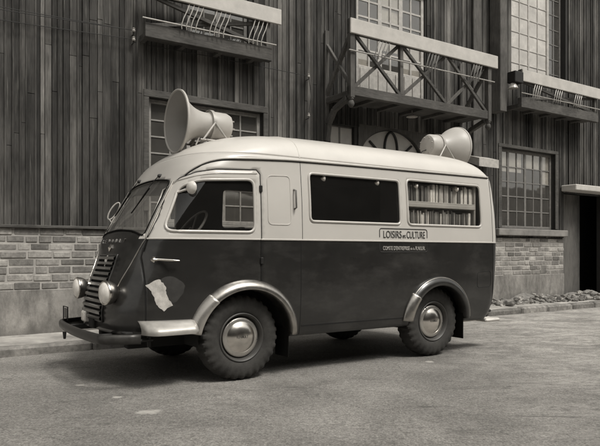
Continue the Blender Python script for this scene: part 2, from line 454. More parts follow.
def make_body():
    lv = []
    z = .365
    zs = [.365]
    while zs[-1] < 1.235: zs.append(zs[-1]+.0299)
    zs[-1] = 1.262
    for a_, b_, k in ((1.262, 1.44, 6), (1.44, 1.90, 16), (1.90, 1.92, 1), (1.92, 2.035, 4)): zs += [a_+(b_-a_)*(i+1)/k for i in range(k)]
    zps = [zp_of(z) for z in zs] + [11+.25*i for i in range(1, 29)]
    zps[-1] = 17.98
    NCF, NM, NCR = 34, 118, 12
    grid = []
    for zp in zps:
        xf, w, xr, z = sl(zp, 1), sl(zp, 2), sl(zp, 3), sl(zp, 0)
        Lf = .40+max(0, z-1.9)*1.6; Lr = .17+max(0, z-2.0)*.8
        xs = []
        for i in range(NCF): xs.append(xf+Lf*(1-math.cos(math.pi/2*i/NCF)**(2/NF)))
        for i in range(NM): xs.append(xf+Lf+(xr-Lr-xf-Lf)*i/NM)
        for i in range(NCR+1):
            a = math.pi/2*(1-i/NCR); xs.append(xr-Lr*(1-math.cos(a)**(2/NR)) if False else xr-Lr+Lr*math.cos(a)**(2/NR))
        hs = [half(x, zp) for x in xs]
        nearr = [(x, -h, z) for x, h in zip(xs, hs)]
        farr = [(x, h, z) for x, h in zip(xs, hs)]
        grid.append(nearr[::-1] + farr[1:])     # rear -> nose -> rear
    n = len(grid[0]); verts = [Vector(p) for r in grid for p in r]
    faces = []
    for i in range(len(grid)-1):
        for k in range(n-1): faces.append((i*n+k, i*n+k+1, (i+1)*n+k+1, (i+1)*n+k))
        if i >= 0: faces.append((i*n+n-1, i*n, (i+1)*n, (i+1)*n+n-1)) if False else None
    nrow = NCF+NM+NCR+1
    keep, glass, state = [], {'d': [], 'w1': [], 'w2': [], 'ws': []}, {}
    removed = set(); used_by = {}
    for fi, f in enumerate(faces):
        c = sum((verts[i] for i in f), Vector())/4
        col = f[0] % n; front = abs(col-(nrow-1)) < NCF
        isrear = abs(col-(nrow-1)) > NCF+NM
        cut = None
        if front and inside((c.y, c.z), P_WS): cut = ('ws', 'F', P_WS)
        elif not isrear and abs(c.y) > .3:
            for nm, (kd, poly) in zip(('d', 'w1', 'w2', 'a0', 'a1'), SIDES):
                if nm == 'w2' and c.y > 0: continue
                if inside((c.x, c.z), poly): cut = (nm, 'S', poly); break
        if cut is None and c.z < .45 and c.x < -.35: cut = ('low', None, None)
        state[fi] = cut
        if cut is None: keep.append(fi)
    kv = set(i for fi in keep for i in faces[fi])
    snapped = {}
    for fi, cut in state.items():
        if cut and cut[1]:
            for i in faces[fi]:
                if i in kv and i not in snapped:
                    p = verts[i]
                    if cut[1] == 'F':
                        q = closest((p.y, p.z), cut[2]); snapped[i] = Vector((front_x(q.x, zp_of(q.y)), q.x, q.y))
                    else:
                        q = closest((p.x, p.z), cut[2]); s = 1 if p.y > 0 else -1
                        snapped[i] = Vector((q.x, s*half(q.x, zp_of(q.y)), q.y))
    def indoor(fi):
        f = faces[fi]; c = sum((verts[i] for i in f), Vector())/4
        return abs(f[0] % n-(nrow-1)) >= 14 and c.x < .2 and c.z < 2.0 and inside((c.x, c.z), P_DOOR)
    dflag = {fi: indoor(fi) for fi in keep}
    vin = set(i for fi in keep if dflag[fi] for i in faces[fi]); vout = set(i for fi in keep if not dflag[fi] for i in faces[fi])
    for i in (vin & vout):
        if i not in snapped:
            p = verts[i]; q = closest((p.x, p.z), P_DOOR); s = 1 if p.y > 0 else -1
            snapped[i] = Vector((q.x, s*half(q.x, zp_of(q.y)), q.y))
    nv = [snapped.get(i, p) for i, p in enumerate(verts)]
    body, roof, doors = MB(), MB(), {-1: MB(), 1: MB()}
    for fi in keep:
        f = faces[fi]; c = sum((verts[i] for i in f), Vector())/4
        col = f[0] % n; front = abs(col-(nrow-1)) < 14
        if c.z > 2.036: tgt, mi = roof, 0
        else:
            tgt = body
            if dflag[fi]: tgt = doors[1 if c.y > 0 else -1]
            mi = 0 if c.z < 1.262 else 1
            if abs(col-(nrow-1)) < NCF and abs(c.y) < .56 and c.z < 1.37: mi = 0
        tgt.cur = mi; tgt.add([nv[i] for i in f], [(0, 1, 2, 3)])
    def finish(mb, name, mats, th=.018):
        o = mb.build(name, mats + [M['inner']], van, smooth=None, weld=1e-5)
        me = o.data
        bm = bmesh.new(); bm.from_mesh(me)
        # outward orientation by hand: the normal must point away from the axis
        for fc in bm.faces:
            c = fc.calc_center_median(); ax = Vector((min(max(c.x, .2), 2.9), 0, min(c.z, 1.7)))
            if fc.normal.dot(c-ax) < 0: fc.normal_flip()
            fc.smooth = True
        bm.to_mesh(me); bm.free()
        md = o.modifiers.new('thickness', 'SOLIDIFY'); md.thickness = th; md.offset = -1; md.material_offset = len(mats); md.material_offset_rim = 0
        return o
    ob = finish(body, 'body', [M['dark'], M['cream']])
    orf = finish(roof, 'roof', [M['cream_top']])
    dr = {s: finish(doors[s], 'door', [M['dark'], M['cream']]) for s in (-1, 1)}
    # glass: the removed cells (plus one ring) set inwards
    def gl(name, sel, parent, inset=.012, side=-1):
        mb = MB(); 
        for fi, cut in state.items():
            if cut and cut[0] == sel:
                f = faces[fi]; c = sum((verts[i] for i in f), Vector())/4
                if sel != 'ws' and (c.y > 0) != (side > 0): continue
                ps = []
                for i in f:
                    p = verts[i]; d = Vector((-1, 0, 0)) if sel == 'ws' else Vector((0, 1 if p.y > 0 else -1, 0))
                    ps.append(nv[i]-d*inset)
                mb.add(ps, [(0, 1, 2, 3)])
        return mb.build(name, M['wsglass' if sel == 'ws' else 'glass'], parent, smooth=60, weld=1e-5)
    return ob, orf, dr, gl
body, roof, doors, mkglass = make_body()
DOORN, DOORF = doors[-1], doors[1]

def strip_side(path, w, off, name, mat, parent, s=-1, h=.004, closed=False):
    """thin strip lying on the side skin along a (x, z) path"""
    mb = MB(); pts = [sidep(p[0], p[1], s, off) for p in path]
    if (Vector(path[0])-Vector(path[-1])).length < .08 and len(path) > 8: closed = True
    mb.tube(pts, w/2, 6, closed=closed); return mb.build(name, mat, parent, smooth=50)
def line(a, b, n=30): return [(a[0]+(b[0]-a[0])*i/n, a[1]+(b[1]-a[1])*i/n) for i in range(n+1)]
def frame_side(poly, name, mat, parent, s=-1, r=.011, off=.0):
    mb = MB(); mb.tube([sidep(p.x, p.y, s, off) for p in densify(poly, .03)], r, 8, closed=True)
    return mb.build(name, mat, parent, smooth=60)

# glazing -------------------------------------------------------------
for s, dr in ((-1, DOORN), (1, DOORF)):
    dw = frame_side(P_DOORWIN, 'door_window', M['cream'], dr, s, .013)
    mkglass('pane', 'd', dw, side=s)
w1 = frame_side(P_W1, 'side_window', M['cream'], van, -1, .013); mkglass('pane', 'w1', w1)
w1['label'] = 'long dark side window without shelves'
w2 = frame_side(P_W2, 'side_window', M['cream'], van, -1, .013); mkglass('pane', 'w2', w2)
w2['label'] = 'rear side window with two rows of books behind it'
mb = MB(); mb.tube([frontp(p.x, p.y, .0) for p in densify(P_WS, .03)], .008, 8, closed=True)
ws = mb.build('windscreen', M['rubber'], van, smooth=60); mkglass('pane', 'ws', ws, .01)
w3 = frame_side(P_W1, 'side_window', M['cream'], van, 1, .013); mkglass('pane', 'w1', w3, side=1); w3['label'] = 'side window on the far flank of the van'
for y0 in (-.28, .28):
    mb = MB()
    a = frontp(y0, 1.845, .015); mb.lathe([(-.012, .0), (-.010, .010), (0, .017), (.025, .019)], 16, Matrix.Translation(a))
    e = frontp(y0+.10, 1.60, .02); mb.tube([a, frontp(y0+.03, 1.77, .025), e], .004, 6)
    w = mb.build('wiper', M['iron'], van, smooth=40)
    mb = MB(); mb.bar(frontp(y0+.055, 1.735, .014), frontp(y0+.15, 1.50, .014), .009, .012); mb.build('blade', M['rubber'], w)

# seams, mouldings, gutter ------------------------------------------------
for s, dr in ((-1, DOORN), (1, DOORF)):
    mb = MB()
    mb.tube([sidep(p.x, p.y, s, -.001) for p in densify(P_DOOR, .03)[:]], .0045, 6, closed=True)
    mb.build('door_gap', M['seam'], dr, smooth=60)
    mb = MB(); out = [Vector((-.81, 1.29)), Vector((-.60, 1.70)), Vector((-.52, 1.775)), Vector((-.40, 1.815)), Vector((-.24, 1.838)), Vector((.135, 1.856))]
    mb.tube([sidep(p.x, p.y, s, .0) for p in [q_ for q_ in [out[i]+(out[i+1]-out[i])*k/6 for i in range(5) for k in range(6)]+[out[-1]]]], .006, 6)
    mb.build('door_moulding', M['cream'], dr, smooth=60)
    strip_side(line((.16, 1.262), (3.34, 1.262), 80), .016, .001, 'belt_moulding', M['cream'], body, s)
    strip_side(line((-.80, 1.262), (.155, 1.262), 40), .014, .001, 'belt_moulding', M['cream'], dr, s)
    gp = [(-.47, 1.83), (-.425, 1.872), (-.34, 1.925), (-.27, 1.952), (-.18, 1.972), (0, 1.985), (.214, 1.996), (.6, 2.010), (1.3, 2.018), (1.9, 2.022), (2.7, 2.028), (3.1, 2.03), (3.25, 2.03)]
    gq = []
    for i in range(120):
        x = -.47+(3.25+.47)*i/119; gq.append((x, pchip([p[0] for p in gp], [p[1] for p in gp], x)))
    mb = MB(); mb.tube([sidep(x, z, s, .008) for x, z in gq], .010, 8); mb.build('gutter', M['cream'], body, smooth=60)
    mb = MB(); mb.tube([sidep(x, z-.012, s, .003) for x, z in gq], .006, 6); mb.build('gutter_gap', M['seam'], body, smooth=60)
    strip_side(line((.60, 2.0), (.60, 1.27)), .006, 0, 'panel_gap', M['seam'], body, s)
    strip_side(line((.585, 1.25), (.585, .375)), .006, 0, 'panel_gap', M['seam'], body, s)
    strip_side(line((3.27, 2.01), (3.30, .42)), .006, 0, 'panel_gap', M['seam'], body, s)
    strip_side(line((.60, .455), (1.95, .455), 50), .007, 0, 'panel_gap', M['seam'], body, s)
    strip_side(line((.60, .466), (1.95, .466), 50), .006, .001, 'sill_moulding', M['dark'], body, s)
strip_side([(p.x, p.y) for p in densify(rpoly([(3.02, .74), (3.02, .92), (3.25, .93), (3.25, .75)], .04), .03)], .005, 0, 'fuel_flap', M['seam'], body)
mb = MB()
for y in (-1, 1): pass

# pillar highlight strip beside the windscreen
for s in (-1, 1):
    mb = MB(); mb.tube([frontp(s*(.655-.055*i/12), 1.27+.5*i/12, .004) for i in range(13)], .010, 8); mb.build('pillar_strip', M['chrome'], body, smooth=60)
    mb = MB()
    mb.tube([frontp(s*(.655-.235*(i/14)**.9), 1.262-.55*i/14, .001) for i in range(15)], [.007]*9+[.006,.005,.004,.003,.002,.001], 6); mb.build('bonnet_crease', M['alu'], body, smooth=60)
mb = MB(); top = [(half(.6, 11+k*.35), sl(11+k*.35, 0)) for k in range(20)]; top = [t_ for t_ in top if t_[0] > .02]
mb.tube([(.6, -y, z) for y, z in top]+[(.6, y, z) for y, z in reversed(top)], .005, 6); mb.build('roof_seam', M['cream_top'], roof, smooth=60)
# blind panel and its upright grab handle
strip_side([(p.x, p.y) for p in densify(rpoly([(.235, 1.40), (.235, 1.845), (.475, 1.855), (.475, 1.40)], .05), .03)], .012, -.001, 'blind_panel', M['cream'], body)
mb = MB(); mb.tube([near(.515, 1.55, .0), near(.515, 1.56, .035), near(.515, 1.72, .035), near(.515, 1.73, .0)], .009, 8); mb.build('grab_handle', M['framep'], van, smooth=50)
# hinges and door handle
for z in (1.72, 1.07):
    mb = MB(); p = near(.165, z, .004); mb.bbox(p.x-.014, p.x+.014, p.y-.012, p.y+.01, z-.03, z+.03, .005); mb.build('hinge', M['iron'], DOORN)
mb = MB(); a = near(-.775, 1.085, 0); b = near(-.775, 1.085, .04)
mb.tube([a, b], .014, 10); mb.lathe([(-.004, 0), (-.004, .026), (.004, .024), (.01, 0)], 16, Matrix.Translation(near(-.775, 1.085, .003)) @ Matrix.Rotation(R(-90), 4, 'Z'))
mb.tube([b+Vector((-.02, 0, 0)), b+Vector((.03, -.004, 0)), near(-.66, 1.079, .055), near(-.60, 1.075, .05)], [.011, .011, .009, .005], 8)
mb.build('door_handle', M['chrome'], DOORN, smooth=50)
# pale ragged patch and dull round patch on the door
def decal(pts, off, name, mat, parent, n=14):
    mb = MB(); P = [Vector(p) for p in pts]; c = sum(P, Vector((0, 0)))/len(P)
    rows = [[near(c.x+(p.x-c.x)*k/5, c.y+(p.y-c.y)*k/5, off) for p in P] for k in range(0, 6)]
    mb.loft(rows, True); return mb.build(name, mat, parent, smooth=60, weld=1e-5)
def rag(pts, amp, n=5):
    out = []; P = [Vector(p) for p in pts]
    for i, a in enumerate(P):
        b = P[(i+1) % len(P)]
        for k in range(n): out.append(a+(b-a)*k/n+Vector((random.uniform(-amp, amp), random.uniform(-amp, amp))))
    return out
decal(rag([(-.845, .875), (-.745, .925), (-.70, .86), (-.685, .78), (-.635, .70), (-.715, .655), (-.775, .71), (-.80, .80)], .006), .004, 'pale_patch', M['palepatch'], DOORN)
decal([(-.66+.115*math.cos(a*.2618)*(1+.15*math.sin(a*1.1)), .83+.115*math.sin(a*.2618)) for a in range(24)], .002, 'round_patch', M['dullgrey'], DOORN)
# mirrors
def mirror(s):
    mb = MB(); base = sidep(-.56, 1.66, s, 0); c = sidep(-.47, 1.70, s, .05)
    mb.tube([base, c], .010, 8)
    Mx = Matrix.Translation(c) @ Matrix.Rotation(R(-20*s), 4, 'Z')
    mb.lathe([(-.035, 0), (-.034, .02), (-.024, .042), (-.008, .054), (.006, .056), (.006, .05), (.002, 0)], 28, Mx)
    m = mb.build('mirror', M['plate'], van, smooth=50)
    mb = MB(); mb.lathe([(.0045, 0), (.0045, .049)], 28, Mx); mb.build('mirror_glass', M['chrome'], m)
mirror(-1)
mb = MB()
c = Vector((-.685, .66, 1.575))
pts = [c+Vector((.055*math.sin(a)+.028*math.cos(a), -.008*math.cos(a), .088*math.sin(a)-.018*math.cos(a))) for a in [2*math.pi*k/24 for k in range(24)]]
mb.tube(pts, .008, 8, closed=True); mb.tube([frontp(.62, 1.45, 0), c+Vector((-.05, 0, -.085))], .007, 8); mb.build('hoop_mirror', M['galv'], van, smooth=60)

# nose: grille, lettering, emblems, lamps, bumper ---------------------------------
def gw(z): return .255+(1.12-z)*.07
mb = MB()
rows = [[frontp(-gw(z)+2*gw(z)*i/16, z, .003) for i in range(17)] for z in [.54+.56*k/20 for k in range(21)]]
mb.loft(rows); gr = mb.build('grille', M['seam'], van, smooth=60)
for k in range(12):
    z = .565+.0475*k; mb = MB(); w = gw(z); N = 16; rows = []
    for dz, of in ((.012, .004), (.016, .022), (.006, .034), (-.012, .030), (-.016, .004)):
        rows.append([frontp(-w+2*w*i/N, z+dz, of) for i in range(N+1)])
    mb.loft(rows); mb.build('grille_bar', M['louvre'], gr, smooth=35)
mb = MB()
edge = [(-gw(1.12), 1.12)] + [(-gw(z), z) for z in (1.0, .85, .7, .54)] + [(gw(z), z) for z in (.54, .7, .85, 1.0, 1.12)]
mb.tube([frontp(p.x, p.y, .006) for p in densify([Vector(e) for e in edge], .04)], .011, 8, closed=True); mb.build('grille_surround', M['dark'], gr, smooth=60)
def emblem(y, z, w, h, name):
    mb = MB(); vs = [frontp(y+a*w, z+b*h, .012) for a, b in ((-1, 0), (0, 1), (1, 0), (0, -1))] + [frontp(y, z, .03)] + [frontp(y+a*w, z+b*h, 0) for a, b in ((-1, 0), (0, 1), (1, 0), (0, -1))]
    mb.add(vs, [(0,1,4), (1,2,4), (2,3,4), (3,0,4), (0,1,6,5), (1,2,7,6), (2,3,8,7), (3,0,5,8)]); mb.build(name, M['chrome'], van)
emblem(0, 1.185, .034, .036, 'diamond_emblem')
emblem(0, 1.068, .018, .062, 'spear_emblem')
for i, ch in enumerate('RENAULT'):
    y = .33-.11*i; p0 = frontp(y, 1.238, .006)
    text_mesh(ch, .048, .004, 'badge_letter', M['framep'], van, None, warp=lambda p, y=y: frontp(y-p.x, 1.247+p.y, .006+p.z))
for y in (-.47, .47):
    c = Vector((-1.075, y, .80))
    Mx = Matrix.Translation(c) @ Matrix.Rotation(R(12 if y < 0 else 4), 4, 'Z')
    mb = MB(); mb.lathe([(-.022, .098), (-.03, .102), (-.012, .105), (.02, .098), (.055, .080), (.085, .052), (.10, .02), (.102, 0)], 36, Mx)
    mb.tube([c+Vector((.09, 0, -.06)), Vector((-.93, y*.98, .68))], .03, 10)
    h = mb.build('headlight', M['alu'], van, smooth=50)
    mb = MB(); mb.lathe([(-.0305, .090), (-.036, .095), (-.034, .103), (-.02, .107), (-.014, .104)], 36, Mx); mb.build('lamp_rim', M['chrome'], h, smooth=50)
    mb = MB(); mb.lathe([(-.064, 0), (-.062, .026), (-.054, .060), (-.042, .082), (-.032, .093)], 36, Mx); mb.build('lens', M['lens'], h, smooth=60)
# bumper blade
def bump_c(t):    # t -1 near end .. 1 far end
    a = abs(t); return Vector((-1.25+.07*a**2+.26*max(0, a-.80)/.2*max(0, a-.80)/.2, .86*t, 0))
mb = MB(); rows = []
prof = [(.014, .040), (-.004, .040), (-.016, .027), (-.020, 0), (-.016, -.027), (-.004, -.040), (.014, -.040)]
for i in range(61):
    t = -1+2*i/60; p = bump_c(t); q = bump_c(min(1, t+.01))-bump_c(max(-1, t-.01)); nrm = Vector((q.y, -q.x, 0)).normalized()
    rows.append([Vector((p.x, p.y, .438+dz)) - nrm*(-o_) for o_, dz in prof])
mb.loft(rows); bp = mb.build('bumper', M['steel'], van, smooth=60)
bp.modifiers.new('thickness', 'SOLIDIFY').thickness = .006
for y in (-.45, .45):
    mb = MB(); mb.bbox(-1.17, -.6, y-.02, y+.02, .40, .45, .005); mb.build('bumper_iron', M['iron'], van)
mb = MB(); mb.tube([(-.98, -.83, .42), (-.80, -.80, .42)], .014, 8); mb.tube([(-.83, -.80, .36), (-.83, -.80, .47)], .018, 8); mb.build('bumper_stay', M['iron'], van, smooth=50)
mb = MB(); mb.bbox(-1.12, -1.06, .12, .24, .50, .60, .01); ql = mb.build('marker_lamp', M['plate'], van)
mb = MB(); mb.bbox(-1.124, -1.118, .14, .22, .515, .585, .003); mb.build('lens', M['lens'], ql)
mb = MB()   # wire bracket at the far end of the bumper
mb.tube([(-1.15, .82, .47), (-1.15, .82, .60), (-1.15, .64, .60), (-1.15, .64, .47)], .006, 6); br = mb.build('plate_bracket', M['iron'], van, smooth=50)
mb = MB(); mb.bbox(-1.147, -1.143, .66, .80, .485, .585, .002); mb.build('blank_plate', M['framep'], br)
mb = MB(); mb.tube([(-1.20, .55, .37), (-1.20, .55, .30)], [.02, .012], 8); mb.build('tow_hook', M['iron'], bp, smooth=50)
mb = MB(); mb.bbox(-1.06, -.98, -.36, .36, .45, .55, .02); mb.bbox(-1.10, -1.02, -.10, .06, .46, .56, .01); mb.build('crossmember', M['under'], van)

# wheel arches -------------------------------------------------------
def arch(cx, cz, r0, r1, a0, a1, s, mat, name, proud=.062, n=40, parent=None, extra=0., tag_lab=None):
    mb = MB(); rows = []; dr = r1-r0
    prof = [(r0-.004, -.10), (r0-.002, proud*.80), (r0+.006, proud*.97), (r0+dr*.35, proud), (r0+dr*.70, proud*.72), (r0+dr*.93, proud*.30), (r1, .004), (r1-.002, -.012)]
    for i in range(n+1):
        a = R(a0+(a1-a0)*i/n); row = []
        for r, o in prof:
            x, z = cx-r*math.cos(a), cz+r*math.sin(a)
            x2, z2 = cx-(r1)*math.cos(a), cz+r1*math.sin(a)
            b = half(x, zp_of(max(.37, z))); row.append(Vector((x, s*(b+o+extra), z)))
        rows.append(row)
    mb.loft(rows); o = mb.build(name, mat, parent or van, smooth=50)
    o.modifiers.new('thickness', 'SOLIDIFY').thickness = .004
    return o
for s in (-1, 1):
    fa = arch(.025, .37, .445, .535, 14, 178, s, M['alu'], 'front_wing', .075)
    arch(.025, .37, .442, .538, 9, 50, s, M['caps'], 'stone_guard', .077, 16, fa, .004)
    ra = arch(2.40, .37, .415, .515, 8, 176, s, M['dark'], 'rear_wing', .06)
    arch(2.40, .37, .412, .518, 6, 42, s, M['alu'], 'stone_guard', .062, 16, ra, .004)
    mb = MB(); mb.tube([sidep(2.40-.50*math.cos(R(a)), .37+.50*math.sin(R(a)), s, .024) for a in range(38, 176, 4)], .007, 8); mb.build('wing_bead', M['alu'], ra, smooth=60)
for cx, r, nm in ((.025, .46, 'wheel_housing'), (2.40, .435, 'wheel_housing')):
    for s in (-1, 1):
        mb = MB(); rows = []
        for y in (.90, .60): rows.append([Vector((cx-r*math.cos(R(a)), s*y, .37+r*math.sin(R(a)))) for a in range(-5, 186, 6)])
        mb.loft(rows); mb.add([Vector((cx-r*math.cos(R(a)), s*.60, .37+r*math.sin(R(a)))) for a in range(-5, 186, 6)], [tuple(range(32))])
        mb.build(nm, M['under'], van, smooth=40)
# step in front of the front wheel
for s in (-1, 1):
    mb = MB(); rows = []
    for x in [-.905+.44*i/14 for i in range(15)]:
        r = []
        e = 1-.6*max(0, (-.80-x)/.105)**2
        for o, z in ((.0, .575), (.035, .568), (.08*1, .545), (.115, .515), (.125, .49), (.12, .465), (.05, .462)):
            b = half(x, zp_of(.5)); yo = b+(.955-b+.03)*(o/.125)*e if x > -9 else 0; r.append(Vector((x, s*yo, z)))
        rows.append(r)
    mb.loft(rows); mb.build('step', M['stepp'], van, smooth=50).modifiers.new('thickness', 'SOLIDIFY').thickness = .006
    mb = MB(); mb.bbox(.46, .468, s*.80-.12, s*.80+.12, .17, .44, .003)
    mb.build('mud_flap', M['rubber'], van)
    mb = MB(); mb.bbox(2.80, 2.81, s*.78-.15, s*.78+.15, .17, .46, .003); mb.build('mud_flap', M['rubber'], van)

# wheels -----------------------------------------------------------
def wheel(x, s):
    w = empty('wheel', (x, s*.775, WZ), 0, van)
    base = Matrix.Rotation(R(90 if s < 0 else -90), 4, 'Z') @ Matrix.Scale(-1, 4, (1, 0, 0)) if False else Matrix.Rotation(R(-90) if s < 0 else R(90), 4, 'Z')
    # lathe axis +x -> outward
    mb = MB(); n = 180
    prof = [(-.09, .225, 0), (-.105, .26, 0), (-.112, .31, 0), (-.10, .352, 1), (-.085, .372, 1), (-.06, .380, 1), (-.03, .384, 2), (0, .385, 2), (.03, .384, 2), (.06, .380, 1), (.085, .372, 1), (.100, .354, 1), (.108, .335, 3), (.114, .305, 0), (.112, .27, 0), (.104, .24, 0), (.094, .222, 0), (.085, .214, 0), (.03, .212, 0)]
    vs = []; N = len(prof)
    for a_, r, kd in prof:
        for k in range(n):
            rr = r; ph = (k + (3 if a_ < 0 else 0)) % 6
            if kd == 1 and ph < 3: rr -= .012
            if kd == 3 and ph < 3: rr -= .004
            if kd == 2 and (k % 6) < 2: rr -= .006
            th = 2*math.pi*k/n; vs.append(base @ Vector((a_ if not (kd == 3 and ph < 3) else a_-.004, rr*math.cos(th), rr*math.sin(th))))
    fs = [(i*n+k, i*n+(k+1) % n, (i+1)*n+(k+1) % n, (i+1)*n+k) for i in range(N-1) for k in range(n)]
    mb.add(vs, fs); mb.build('tyre', M['tyre'], w, smooth=28)
    mb = MB(); mb.lathe([(.085, .222), (.100, .220), (.104, .212), (.098, .203), (.075, .196), (.055, .188), (.045, .175), (.050, .11), (.050, 0)], 56, base); 
    rm = mb.build('rim', M['rim'], w, smooth=40)
    for k in range(12):     # vent slots
        pass
    mb = MB(); mb.lathe([(.052, .170), (.066, .173), (.074, .166), (.073, .150), (.078, .138), (.086, .124), (.098, .100), (.108, .072), (.114, .04), (.116, 0)], 56, base)
    hc = mb.build('hub_cap', M['chrome'], rm, smooth=60)
    mb = MB(); mb.lathe([(.0555, .1745), (.0675, .1775), (.0765, .168), (.0755, .149), (.0795, .139), (.0780, .138)], 56, base); mb.build('cap_ring', M['caps'], hc, smooth=60)
    def wp(p):
        r = math.hypot(p.x, p.y); ax = .1165-.018*(r/.10)**2+p.z
        q = base @ Vector((ax, 0, 0)); return Vector((p.x*(1 if s < 0 else -1), q.y, p.y+.005))
    text_mesh('RENAULT', .034, .0012, 'cap_lettering', M['iron'], hc, None, fit=.115, warp=wp)
    mb = MB(); mb.tube([base @ Vector((.07, .198*math.cos(2.2), -.198*math.sin(2.2)*-1)), base @ Vector((.10, .185*math.cos(2.2), .185*math.sin(2.2)))], .005, 6); mb.build('valve', M['rubber'], rm)
for x in WHX:
    for s in (-1, 1): wheel(x, s)
mb = MB()
for x in WHX: mb.tube([(x, -.70, .36), (x, .70, .36)], .05, 12)
mb.build('axle', M['under'], van, smooth=50)
mb = MB(); mb.bbox(.52, 1.90, -.87, .87, .385, .43, .01); mb.bbox(1.901, 2.89, -.56, .56, .385, .43, .01); mb.bbox(2.891, 3.3, -.87, .87, .385, .43, .01); mb.bbox(-1.0, -.46, -.70, .70, .455, .48, .01); mb.bbox(-.46, .52, -.58, .58, .40, .46, .01)
mb.bbox(-.9, 3.1, -.45, -.35, .30, .40, .01); mb.bbox(-.9, 3.1, .35, .45, .30, .40, .01)
mb.bbox(1.0, 1.5, -.3, .3, .27, .4, .03); mb.build('chassis', M['under'], van)
mb = MB(); mb.tube([(2.9, -.62, .33), (3.56, -.66, .34)], .024, 12); mb.build('tail_pipe', M['alu'], van, smooth=50)
mb = MB(); mb.bbox(3.46, 3.50, -.70, .70, .36, .44, .015); mb.bbox(3.30, 3.56, -.84, -.66, .315, .355, .015); mb.build('rear_bumper', M['plate'], van)

# cabin ------------------------------------------------------------
mb = MB(); mb.bbox(.18, .56, -.72, -.12, .95, 1.05, .04); mb.bbox(.50, .62, -.72, -.12, 1.0, 1.42, .04, Matrix.Rotation(R(0), 4, 'Y')); mb.build('driver_seat', M['seat'], van)
mb = MB(); mb.bbox(.18, .56, .12, .72, .95, 1.05, .04); mb.bbox(.50, .62, .12, .72, 1.0, 1.42, .04); mb.build('passenger_seat', M['seat'], van)
mb = MB(); mb.bbox(-.62, -.46, -.68, .68, 1.12, 1.27, .03); mb.build('dashboard', M['inner'], van)
sw = Matrix.Translation((-.30, -.42, 1.36)) @ Matrix.Rotation(R(-52), 4, 'Y')
mb = MB(); mb.tube([sw @ Vector((.215*math.cos(a), .215*math.sin(a), 0)) for a in [2*math.pi*k/40 for k in range(40)]], .012, 10, closed=True)
for a in (.5, 2.6, 4.7): mb.tube([sw @ Vector((0, 0, -.02)), sw @ Vector((.21*math.cos(a), .21*math.sin(a), 0))], .008, 8)
mb.tube([sw @ Vector((0, 0, .01)), sw @ Vector((0, 0, -.55))], .02, 10); mb.build('steering_wheel', M['framep'], van, smooth=50)
mb = MB(); mb.bbox(.64, 1.92, -.88, .88, .44, .47, .01); mb.bbox(1.921, 2.88, -.58, .58, .44, .47, .01); mb.bbox(2.881, 3.35, -.88, .88, .44, .47, .01); mb.build('floor_board', M['inner'], van)
# book shelves behind the rear window
mb = MB()
for z in (1.40, 1.655): mb.bbox(1.90, 3.045, -.90, -.60, z-.018, z+.018 if z < 1.5 else z+.022, .004)
mb.bbox(1.90, 3.045, -.895, -.885, 1.64, 1.70, .003)
mb.bbox(3.045, 3.075, -.88, -.60, 1.35, 1.93, .004); mb.bbox(1.90, 3.07, -.62, -.60, 1.35, 1.93, .004)
mb.build('book_rack', M['shelf'], van)
mb = MB(); mb.bbox(1.868, 1.898, -.90, -.58, .5, 1.95, .004); mb.bbox(1.868, 3.08, -.598, -.585, .5, 1.95, .004); mb.build('rack_end', M['inner'], van)
for x in (.90, 1.58, 2.13, 2.76):
    mb = MB(); p = Vector((x, -.885, 1.84)); mb.lathe([(-.002, 0), (0, .006), (.010, .017), (.025, .024), (.04, .024)], 20, Matrix.Translation(p) @ Matrix.Rotation(R(60), 4, 'Y') @ Matrix.Rotation(R(180), 4, 'Z'))
    mb.tube([p, p+Vector((0, .02, .05))], .006, 6); mb.build('reading_lamp', M['lens'], van, smooth=50)

# sign ----------------------------------------------------------------
mb = MB(); sx0, sx1, zt, zb = 1.545, 2.215, 1.392, 1.150
fr_ = densify(rpoly([(sx0, zb), (sx0, zt), (sx1, zt), (sx1, zb)], .03), .03)
mb.tube([near(p.x, p.y, .0005) for p in fr_ if p.y > 1.262+.01], .005, 6); mb.cur = 0
sg = mb.build('sign', M['ink'], van, smooth=50)
mb = MB(); low = [p for p in fr_ if p.y < 1.25]; 
i0 = max(range(len(low)), key=lambda i: (low[i]-low[i-1]).length); low = low[i0:]+low[:i0]
mb.tube([near(p.x, p.y, .0005) for p in low], .004, 6); mb.build('sign_outline', M['dullgrey'], sg, smooth=50)
wn = lambda cx, cz: (lambda p: near(cx+p.x, cz+p.y, .003+p.z))
text_mesh('LOISIRS', .105, .0015, 'sign_lettering', M['ink'], sg, None, fit=.250, warp=wn(1.72, 1.328))
text_mesh('et', .065, .0015, 'sign_lettering', M['ink'], sg, None, fit=.045, warp=wn(1.882, 1.318))
text_mesh('CULTURE', .105, .0015, 'sign_lettering', M['ink'], sg, None, fit=.265, warp=wn(2.050, 1.328))
text_mesh("COMITE D'ENTREPRISE", .058, .0012, 'sign_lettering', M['inkw'], sg, None, fit=.37, warp=wn(1.775, 1.188))
text_mesh('de la', .036, .0012, 'sign_lettering', M['inkw'], sg, None, fit=.06, warp=wn(2.0, 1.184))
text_mesh('R.N.U.R.', .058, .0012, 'sign_lettering', M['inkw'], sg, None, fit=.14, warp=wn(2.115, 1.188))

